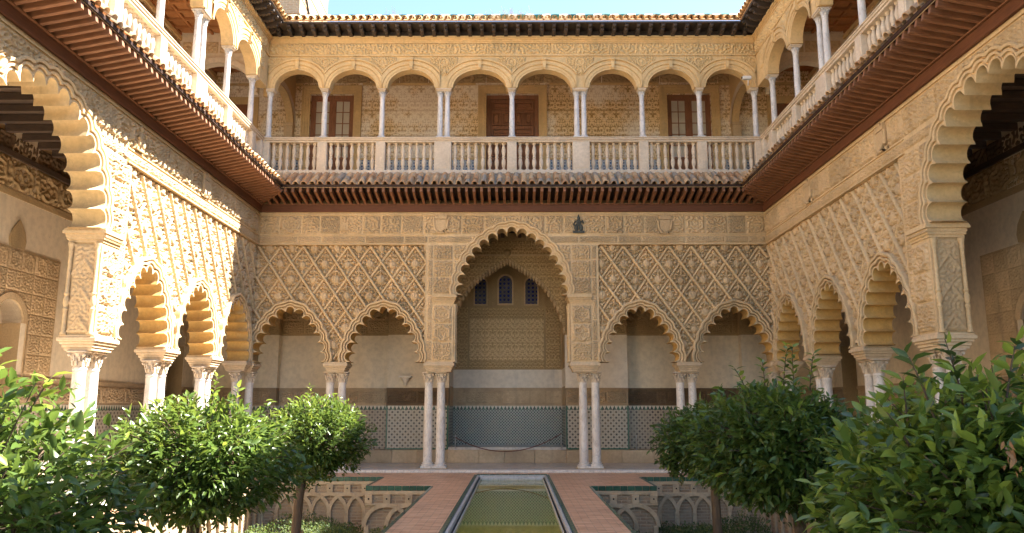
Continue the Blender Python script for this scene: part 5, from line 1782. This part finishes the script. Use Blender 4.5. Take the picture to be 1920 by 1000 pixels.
# green glazed edging, one tile at a time
ET = {}
def edge_tile(L):
    L = round(L, 3)
    if L not in ET: ET[L] = MB().cbox(0.003, L - 0.003, -0.012, 0.055, -0.10, 0.006, 0.004).mesh('edge_tile', 'green_glaze')
    return ET[L]
def edging(p0, p1, step=0.17):
    """tiles from p0 to p1, the open side on the right hand"""
    d = Vector((p1[0] - p0[0], p1[1] - p0[1]))
    n = max(1, int(round(d.length / step)))
    rz = math.atan2(d.y, d.x)
    for i in range(n):
        inst('edge_tile', edge_tile(d.length / n), path, (p0[0] + d.x * i / n, p0[1] + d.y * i / n, -0.07), (0, 0, rz))
for s_ in (-1, 1):
    if s_ < 0:
        edging((-6.5, 21.1), (-3.34, 21.1)); edging((-3.34, 18.7), (-1.83, 18.7))
        edging((-1.83, 18.64), (-1.83, 9.0), 0.25); edging((-3.34, 21.04), (-3.34, 18.76), 0.25)
        edging((-PX, 9.0), (-PX, 21.86), 0.25)
    else:
        edging((3.34, 21.1), (6.5, 21.1)); edging((1.83, 18.7), (3.34, 18.7))
        edging((1.83, 9.0), (1.83, 18.64), 0.25); edging((3.34, 18.76), (3.34, 21.04), 0.25)
        edging((PX, 21.86), (PX, 9.0), 0.25)
edging((-PX, 21.92), (PX, 21.92))
pool = thing('pool', (0, 0, 0), 0, 'long narrow pool with pale marble coping on the central axis', 'pool')
m = MB()
for s_ in (-1, 1):
    a, b = sorted((s_ * 0.935, s_ * 0.875)); m.cbox(a, b, 2.2, 21.90, -0.6, -0.085, 0.012)
    a, b = sorted((s_ * 0.874, s_ * 0.82)); m.cbox(a, b, 2.2, 21.80, -0.6, -0.135, 0.02)
m.cbox(-0.874, 0.874, 21.80, 21.90, -0.6, -0.085, 0.012)
m.cbox(-0.819, 0.819, 21.72, 21.799, -0.6, -0.135, 0.02)
m.build('coping', 'coping_marble', pool)
w_ = MB()
w_.v = [(-0.83, 2.2, -0.20), (0.83, 2.2, -0.20), (0.83, 21.74, -0.20), (-0.83, 21.74, -0.20)]
w_.f = [(0, 1, 2, 3)]
tag(w_.build('water', 'pool_water'), 'still olive green water of the long pool', 'water', None, 'structure')

RB = {}
def arch_rib_mesh(kx):
    if kx in RB: return RB[kx]
    m = MB()
    n = 16
    rr, hw = 0.48, 0.045
    secs = []
    pr = 0.07 if kx == 0 else 0.076
    rows = [[], [], [], []]
    for i in range(n + 1):
        a = PI * i / n
        jit = 0.004 * math.sin(i * 5.1 + kx)
        for q, (r_, y) in enumerate(((rr - hw + jit, 0.0), (rr - hw + jit, -pr), (rr + hw, -pr - jit), (rr + hw, 0.0))):
            rows[q].append((-r_ * math.cos(a), y, r_ * math.sin(a)))
    m.strip(rows[0], rows[1]); m.strip(rows[1], rows[2]); m.strip(rows[2], rows[3])
    RB[kx] = m.mesh('arch_rib', 'limestone')
    return RB[kx]
PIL = MB().cbox(-0.055, 0.055, -0.066, 0.0, -1.75, -0.93, 0.008).mesh('pilaster', 'limestone')
STUD = MB().cbox(-0.085, 0.085, -0.06, 0.0, -0.45, -0.255, 0.008).mesh('stud', 'limestone')
HOLE_SHADE = MB().tube([(0, -0.0605, -0.345), (0, -0.064, -0.345)], 0.02, 10).mesh('hole_shade', 'dark_void')  # flat near-black disc; the shade of a hole put into its colour
def garden_wall(loc, rz, label, L, detail=True):
    th = thing('garden_wall', loc, rz, label, 'wall', 'brick walls of the sunken garden')
    MB().box(0, L, 0.0, 0.28, -1.74, -0.22).build('brickwork', 'garden_brick', th)
    MB().cbox(0, L, -0.03, 0.1, -0.255, -0.176, 0.006).build('coping_course', 'limestone', th)
    if not detail: return th
    MB().cbox(0, L, -0.055, 0.0, -0.49, -0.452, 0.006).build('string_course', 'limestone', th)
    n = int(round(L / 0.48))
    st = L / n
    for i in range(n + 1):
        x = i * st
        if 0 < i < n: inst('arch_rib', arch_rib_mesh(i % 2), th, (x, 0, -0.95), (0, 0, 0), (st / 0.48, 1, 0.98))
        inst('pilaster', PIL, th, (min(max(x, 0.056), L - 0.056), 0, 0))
        sx = min(max(x, 0.09), L - 0.09)
        st_ = inst('stud', STUD, th, (sx, 0, 0))
        inst('hole_shade', HOLE_SHADE, st_, (0, 0, 0))
    return th
garden_wall((-6.5, 21.1, 0), 0, 'brick garden wall with interlaced arches at the back left bed', 3.16)
garden_wall((3.34, 21.1, 0), 0, 'brick garden wall with interlaced arches at the back right bed', 3.16)
garden_wall((-3.34, 18.7, 0), 0, 'short brick wall with interlaced arches left of the pool path', 1.51)
garden_wall((1.83, 18.7, 0), 0, 'short brick wall with interlaced arches right of the pool path', 1.51)
garden_wall((-6.5, 6.0, 0), PI / 2, 'sunlit brick garden wall along the far left of the left bed', 15.1)
garden_wall((6.5, 21.1, 0), -PI / 2, 'shaded brick garden wall along the far right of the right bed', 15.1)
garden_wall((-1.83, 18.7, 0), -PI / 2, 'plain brick wall carrying the left pool path', 16.5, False)
garden_wall((1.83, 2.2, 0), PI / 2, 'plain brick wall carrying the right pool path', 16.5, False)
garden_wall((-3.335, 21.1, 0), -PI / 2, 'brick side wall of the left path step', 2.11, False)
garden_wall((3.335, 18.985, 0), PI / 2, 'brick side wall of the right path step', 2.11, False)

# ------------------------------------------------------------------ foliage
LEAF_T = np.array([[0, 0.0, 0], [0.0, 0.33, 0.0], [0.0, 0.70, 0.0], [0, 1.0, 0.0],
                   [0.40, 0.30, 0.10], [0.36, 0.66, 0.09], [-0.40, 0.30, 0.10], [-0.36, 0.66, 0.09]])
LEAF_F = np.array([[0, 4, 1], [1, 4, 5], [1, 5, 2], [2, 5, 3], [0, 1, 6], [1, 7, 6], [1, 2, 7], [2, 3, 7]])
def leaf_template(bend, width):
    L = LEAF_T.copy()
    L[:, 0] *= width
    L[:, 2] = L[:, 2] * width * 1.6 - bend * L[:, 1] ** 2
    return L
TEMPL = [leaf_template(b, w) for b, w in ((0.10, 0.46), (0.22, 0.42), (0.34, 0.50))]

def leaf_frames(P, D, rng, roll=0.9):
    """P base points, D unit growth directions -> rotation matrices with y along D"""
    up = np.tile([0, 0, 1.0], (len(P), 1)) + rng.normal(0, 0.55, (len(P), 3)) * roll
    X = np.cross(D, up)
    X /= np.linalg.norm(X, axis=1, keepdims=True) + 1e-9
    Zv = np.cross(X, D)
    return np.stack([X, D, Zv], -1)

def foliage_mesh(name, P, Rm, S, K, tint, mat):
    V = np.zeros((len(P), 8, 3))
    for k in range(3):
        q = K == k
        V[q] = np.einsum('nij,vj->nvi', Rm[q], TEMPL[k]) * S[q][:, None, None] + P[q][:, None, :]
    n = len(P)
    Fq = (LEAF_F[None] + (np.arange(n) * 8)[:, None, None]).reshape(-1, 3)
    return np_mesh(name, V.reshape(-1, 3), Fq, mat, True, np.repeat(tint, 8))

CAM = np.array([0.11, 0, 1.7])
def orange_tree(base, centre, rad, n_twig, leaf, seed, label, parts=300, shoots=(), tint_drop=0.0, trunk_r=0.06, skew=None):
    """base: foot of trunk; centre/rad: crown ellipsoid; twigs carry the leaves"""
    rng = np.random.default_rng(seed)
    th = thing('orange_tree', base, 0, label, 'tree', 'clipped orange trees in the sunken beds')
    base = np.array(base)
    c = np.array(centre)
    rad = np.array(rad)
    # lumpy crown: directions with per-direction radius
    lumps = rng.normal(0, 1, (26, 3)); lumps /= np.linalg.norm(lumps, axis=1, keepdims=True)
    lamp = rng.uniform(-0.30, 0.20, 26)
    d = rng.normal(0, 1, (n_twig, 3)); d /= np.linalg.norm(d, axis=1, keepdims=True)
    rr = 1 + (np.exp(-((1 - d @ lumps.T) / 0.09)) * lamp).sum(1)
    depth = rng.uniform(0, 1, n_twig) ** 0.55
    depth = 0.45 + 0.55 * depth
    tips = c + d * rad * (rr * depth)[:, None]
    tips[:, 2] = np.maximum(tips[:, 2], c[2] - rad[2] * 0.86 + rng.normal(0, 0.04, n_twig))
    tdir = d * 0.8 + np.array([0, 0, 0.55]) + rng.normal(0, 0.35, (n_twig, 3))
    tdir /= np.linalg.norm(tdir, axis=1, keepdims=True)
    P, D, S, T = [], [], [], []
    per = 9
    for k in range(per):
        f = k / (per - 1)
        P.append(tips - tdir * (leaf * 2.6 * (1 - f)) + rng.normal(0, leaf * 0.10, (n_twig, 3)))
        side = rng.normal(0, 1, (n_twig, 3))
        side -= (side * tdir).sum(1, keepdims=True) * tdir
        side /= np.linalg.norm(side, axis=1, keepdims=True)
        q = tdir * (0.35 + 0.5 * f) + side * (0.95 - 0.3 * f) + d * 0.35 + np.array([0, 0, -0.32])
        D.append(q / np.linalg.norm(q, axis=1, keepdims=True))
        S.append(leaf * rng.uniform(0.50, 1.22, n_twig))
        T.append(np.clip(rng.uniform(0, 0.55, n_twig) - tint_drop + 0.22 * sstep(tips[:, 2], c[2], c[2] + rad[2]) + 0.12 * f, 0, 0.64))  # whole tree's leaves darkened alike; twig tips and crown top lighter
    twigs = MB()
    # upright young shoots
    for (sx, sy, sz, ln, lean) in shoots:
        st_ = np.array([sx, sy, sz])
        dr = np.array([lean + rng.normal(0, 0.1), rng.normal(0, 0.12), 1.0]); dr /= np.linalg.norm(dr)
        m_ = int(ln / (leaf * 0.22))
        f = np.linspace(0, 1, m_)
        curve = st_ + dr * (f * ln)[:, None] + np.array([lean * 0.25, 0, -0.08]) * (f ** 2)[:, None] * ln
        twigs.tube([tuple(q - base) for q in curve[::max(1, m_ // 6)]], [0.008 * (1 - 0.6 * i / 7) for i in range(len(curve[::max(1, m_ // 6)]))], 5)
        a = np.arange(m_) * 2.4
        side = np.stack([np.cos(a), np.sin(a), np.full(m_, 0.25)], -1) + dr * 0.4
        P.append(curve); D.append(side / np.linalg.norm(side, axis=1, keepdims=True))
        S.append(leaf * rng.uniform(0.75, 1.15, m_)); T.append(rng.uniform(0.5, 0.97, m_) - tint_drop * 1.2)
    P, D, S, T = np.concatenate(P), np.concatenate(D), np.concatenate(S), np.concatenate(T)
    keepv = ~((np.abs(P[:, 0]) < 1.25) & (P[:, 2] < 0.4))
    P, D, S, T = P[keepv], D[keepv], S[keepv], T[keepv]
    T = np.where(rng.uniform(0, 1, len(T)) > 0.965, 0.93, T)
    Rm = leaf_frames(P, D, rng)
    K = rng.integers(0, 3, len(P))
    # the leaves that show largest become parts of their own
    view = P - CAM
    dist = np.linalg.norm(view, axis=1)
    nrm = Rm[:, :, 2]
    facing = np.abs((nrm * view / dist[:, None]).sum(1))
    front = ((P - c) / rad * (-view / dist[:, None])).sum(1)
    px_, py_ = view[:, 0] / np.maximum(view[:, 1], .1), view[:, 2] / np.maximum(view[:, 1], .1)
    infr = (np.abs(px_) < 0.66) & (py_ > -0.158)
    score = S / dist * (0.25 + facing) * np.where(front > 0.35, 1, 0.2) * np.where(infr, 1, 0.01)
    order = np.argsort(-score)
    own = order[:parts]
    rest = order[parts:]
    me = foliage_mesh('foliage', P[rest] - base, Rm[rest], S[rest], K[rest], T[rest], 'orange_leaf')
    f_ = inst('foliage', me, th)
    f_['kind'] = 'stuff'
    lm = []
    for k in range(3):
        for tv in (0.15, 0.4, 0.62, 0.85):
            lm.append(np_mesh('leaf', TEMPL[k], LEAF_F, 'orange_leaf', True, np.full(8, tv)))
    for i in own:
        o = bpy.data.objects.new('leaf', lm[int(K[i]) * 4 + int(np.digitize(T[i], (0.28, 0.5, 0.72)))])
        COL.objects.link(o)
        o.parent = th
        mt = Matrix([list(Rm[i][0]) + [0], list(Rm[i][1]) + [0], list(Rm[i][2]) + [0], [0, 0, 0, 1]])
        o.matrix_local = Matrix.Translation(Vector(P[i] - base)) @ mt @ Matrix.Scale(float(S[i]), 4)
    # trunk and limbs
    fork = np.array([base[0] + (c[0] - base[0]) * 0.5, base[1] + (c[1] - base[1]) * 0.5, c[2] - rad[2] * 0.86])
    tr = MB()
    pts = [base + (fork - base) * f + np.array([0.02 * math.sin(f * 5 + seed), 0.02 * math.cos(f * 4), 0]) * (1 if 0 < f < 1 else 0) for f in np.linspace(0, 1, 8)]
    tr.tube([tuple(p - base) for p in pts], list(np.linspace(trunk_r * 1.25, trunk_r, 8)), 10)
    for k in range(5):
        a = 2 * PI * k / 5 + seed
        e = c + rad * np.array([math.cos(a) * 0.55, math.sin(a) * 0.55, 0.15 + 0.2 * (k % 2)])
        md = (fork + e) / 2 + np.array([0, 0, -0.05]) * rad[2]
        ps = [fork + (md - fork) * f for f in (0, 0.5)] + [md + (e - md) * f for f in (0, 0.5, 1)]
        tr.tube([tuple(p - base) for p in ps], list(np.linspace(trunk_r * 0.7, 0.012, 5)), 7)
    tr.build('trunk', 'bark', th, True)
    if shoots:
        t_ = twigs.build('young_shoots', 'bark', th, True)
        t_['kind'] = 'stuff'
    sel = rng.choice(n_twig, min(160, n_twig), replace=False)
    tw = MB()
    for i in sel:
        s0 = c + (tips[i] - c) * 0.35
        tw.tube([tuple(s0 - base), tuple((s0 + tips[i]) / 2 - base + np.array([0, 0, -0.02])), tuple(tips[i] - base)], [0.009, 0.006, 0.003], 4)
    t_ = tw.build('twigs', 'bark', th, True)
    t_['kind'] = 'stuff'
    return th
G0 = -1.75
orange_tree((-2.9, 4.4, G0), (-2.96, 4.5, 0.98), (0.94, 1.05, 0.86), 1150, 0.105, 11, 'large orange tree at the far left front, sunlit leaves at its top', 300,
            [(-2.75, 4.4, 1.72, 0.30, -0.1), (-2.98, 4.5, 1.7, 0.34, 0.0), (-2.5, 4.3, 1.68, 0.22, 0.4)], tint_drop=0.06)
orange_tree((-3.15, 8.3, G0), (-3.14, 8.3, 1.20), (0.98, 0.98, 0.66), 1300, 0.098, 12, 'middle orange tree on the left with dense dark lower leaves', 300,
            [(-3.05, 8.3, 1.7, 0.36, 0.05), (-2.8, 8.3, 1.68, 0.25, 0.15), (-3.5, 8.3, 1.6, 0.2, -0.3)])
orange_tree((-3.42, 12.9, G0), (-3.12, 12.9, 1.22), (0.82, 0.82, 0.68), 1300, 0.092, 13, 'small round orange tree on the left with bright yellow green crown', 300,
            [(-3.2, 12.9, 1.75, 0.34, 0.0)], trunk_r=0.07)
orange_tree((3.3, 12.7, G0), (3.1, 12.7, 1.22), (0.86, 0.86, 0.70), 1300, 0.095, 14, 'farthest orange tree on the right, crown beside the back columns', 300, [(3.3, 12.7, 1.6, 0.4, 0.2)], trunk_r=0.065, tint_drop=0.03)
orange_tree((3.05, 8.3, G0), (2.87, 8.3, 1.32), (0.94, 0.98, 0.76), 1450, 0.10, 15, 'middle orange tree on the right with thin upright shoots', 300,
            [(2.85, 8.2, 1.88, 0.48, 0.05), (3.0, 8.3, 1.88, 0.52, 0.1), (2.5, 8.2, 1.8, 0.35, -0.35), (3.2, 8.4, 1.88, 0.42, 0.2), (2.7, 8.3, 1.9, 0.3, -0.1)], tint_drop=0.03)
orange_tree((2.75, 4.5, G0), (2.86, 4.5, 1.0), (1.06, 1.15, 1.02), 1900, 0.118, 16, 'large dark orange tree at the far right front with long young shoots', 300,
            [(2.35, 4.3, 1.62, 0.42, -0.25), (2.55, 4.35, 1.66, 0.46, -0.05), (2.72, 4.3, 1.66, 0.44, 0.12), (2.2, 4.3, 1.5, 0.30, -0.5), (2.95, 4.5, 1.7, 0.36, 0.1), (2.45, 4.4, 1.65, 0.36, 0.2), (2.62, 4.5, 1.68, 0.30, -0.3), (2.3, 4.5, 1.6, 0.3, 0.1), (2.85, 4.2, 1.6, 0.34, 0.3)], tint_drop=0.03)

def ground_cover(x0, x1, y0, y1, seed, label):
    rng = np.random.default_rng(seed)
    n = 16000
    P = np.stack([rng.uniform(x0, x1, n), rng.uniform(y0, y1, n), np.zeros(n)], -1)
    hgt = 0.60 + 0.16 * np.sin(P[:, 0] * 2.1 + seed) * np.cos(P[:, 1] * 1.7) + 0.10 * np.sin(P[:, 0] * 5.3) * np.sin(P[:, 1] * 4.4 + 1)
    hgt *= sstep(np.minimum(np.minimum(P[:, 0] - x0, x1 - P[:, 0]), np.minimum(P[:, 1] - y0, y1 - P[:, 1])), -0.15, 0.35)
    P[:, 2] = G0 + hgt * rng.uniform(0.75, 1.12, n)
    D = rng.normal(0, 0.7, (n, 3)) + np.array([0, 0, 0.7])
    D /= np.linalg.norm(D, axis=1, keepdims=True)
    me = foliage_mesh('ground_cover', P, leaf_frames(P, D, rng), rng.uniform(0.04, 0.085, n), rng.integers(0, 3, n), np.clip(rng.uniform(0, 0.75, n) + 0.25 * (rng.uniform(0, 1, n) > 0.93), 0, 0.97), 'ground_leaf')
    tag(inst('ground_cover', me), label, 'ground cover', None, 'stuff')
ground_cover(-6.4, -3.4, 12.5, 21.0, 3, 'low green ground cover filling the left sunken bed')
ground_cover(3.4, 6.4, 12.5, 21.0, 5, 'low green ground cover filling the right sunken bed')
ground_cover(-3.4, -1.9, 12.5, 18.6, 8, 'low green ground cover beside the left path wall')
ground_cover(1.9, 3.4, 12.5, 18.6, 9, 'low green ground cover beside the right path wall')

# withered leaves caught in the right tree
rng = np.random.default_rng(5)
n = 14
P = np.array([2.25, 3.50, 1.52]) + rng.normal(0, 0.018, (n, 3)) * np.array([1.2, 0.6, 3.0])
D = rng.normal(0, 0.5, (n, 3)) + np.array([0, -0.2, -0.8]); D /= np.linalg.norm(D, axis=1, keepdims=True)
me = foliage_mesh('dead_leaf_cluster', P, leaf_frames(P, D, rng), rng.uniform(0.03, 0.062, n), rng.integers(1, 3, n), np.zeros(n), 'dead_leaf')
tag(inst('dead_leaf_cluster', me), 'withered brown leaves caught in the large right tree', 'dead leaves')

# ------------------------------------------------------------------ small things
def stanchion(loc, label):
    th = thing('barrier_post', loc, 0, label, 'barrier post', 'slim steel barrier posts')
    MB().lathe([(0.012, 0.01), (0.012, 0.42), (0.016, 0.43), (0.010, 0.45)], 8).build('post', 'steel', th, True)
    MB().lathe([(0.07, 0.0), (0.07, 0.008), (0.02, 0.014)], 14).build('foot', 'steel', th, True)
stanchion((-1.80, 25.55, 0.396), 'slim steel barrier post left of the green tiled alcove')
stanchion((1.55, 25.55, 0.396), 'slim steel barrier post right of the green tiled alcove')
stanchion((3.92, 25.55, 0.396), 'slim steel barrier post in front of the dark tiled recess')
stanchion((-4.45, 25.55, 0.396), 'slim steel barrier post in front of the worn left dado')
pts = [(-1.80 + 3.35 * f, 25.53 - 0.9 * math.sin(PI * f) * 0.4, 0.78 - 1.9 * f * (1 - f) * 1.0 + 0.12 * f) for f in np.linspace(0, 1, 22)]
tag(MB().tube(pts, 0.015, 6).build('barrier_rope', 'rope_red', None, True), 'dark red barrier rope sagging across the central alcove', 'rope')

sc_ = thing('security_camera', (7.12, YB - 0.05, 11.50), 0, 'small white security camera on the upper right corner of the back arcade', 'camera')
MB().cbox(-0.13, 0.13, -0.22, -0.10, 0.0, 0.10, 0.012).build('housing', 'camera_white', sc_)
MB().tube([(-0.135, -0.16, 0.05), (-0.155, -0.16, 0.05)], 0.038, 10).build('lens', 'iron', sc_)
MB().tube([(0.05, -0.15, 0.0), (0.05, -0.12, -0.09), (0.08, 0.0, -0.12)], 0.018, 6).build('arm', 'camera_white', sc_)

IB = thing('iron_bracket', (10.28, 21.55, 4.55), 0, 'black wrought iron scroll bracket on the right gallery wall', 'bracket')
MB().tube([(0, 0, 0.30), (-0.10, 0, 0.33), (-0.28, 0, 0.24), (-0.33, 0, 0.10), (-0.24, 0, 0.02), (-0.16, 0, 0.09), (-0.2, 0, 0.15)], 0.022, 6).build('scroll', 'iron', IB, True)
MB().tube([(0, 0, -0.30), (-0.12, 0, -0.26), (-0.24, 0, -0.08), (-0.24, 0, 0.02)], 0.02, 6).build('strut', 'iron', IB, True)
MB().box(-0.02, 0.015, -0.03, 0.03, -0.34, 0.36).build('back_plate', 'iron', IB)

def weed(loc, n, h, seed, label):
    rng = np.random.default_rng(seed)
    m = MB()
    for i in range(n):
        a = rng.uniform(0, 2 * PI)
        ln = h * rng.uniform(0.5, 1.1)
        sp = rng.uniform(0.1, 0.7) * ln
        b = np.array([rng.normal(0, 0.16), rng.normal(0, 0.03), 0])
        q = [b, b + np.array([math.cos(a) * sp * 0.3, math.sin(a) * sp * 0.2, ln * 0.55]), b + np.array([math.cos(a) * sp, math.sin(a) * sp * 0.5, ln])]
        m.tube([tuple(p) for p in q], [0.005, 0.004, 0.002], 3)
    o = m.build('grass_tuft', 'dry_grass')
    o.location = loc
    tag(o, label, 'grass', 'dry grass tufts on the back roof')
for i, (x, n_, h_, lb) in enumerate(((-3.55, 16, 0.42, 'left of centre above the second arch gap'), (0.0, 26, 0.40, 'over the middle of the roof'), (0.45, 20, 0.34, 'just right of the roof middle'), (-2.1, 12, 0.28, 'between the left tuft and the middle'), (-0.45, 16, 0.32, 'just left of the roof middle'))):
    weed((x, YB - 0.30, 13.42), n_, h_, 20 + i, 'dry grass tuft on the back roof, ' + lb)

# brick tower behind the left corner
TW = thing('brick_tower', (-9.94, 34.0, 0), 0, 'sunlit brick tower behind the left corner of the roof', 'tower')
MB().box(-4.0, 0.0, 0.0, 5.1, 0.0, 24.0).build('brickwork', 'tower_brick', TW)
for s_ in range(14):
    MB().box(-4.03, 0.03, -0.03, 5.13, 12.0 + s_ * 0.86, 12.06 + s_ * 0.86).build('string_course', 'tower_brick', TW)
MB().tube([(0.05, 0.2, 21.6), (0.06, 1.2, 20.6), (0.05, 3.6, 18.9), (0.05, 5.1, 18.2)], 0.05, 6).build('cable', 'iron', TW)
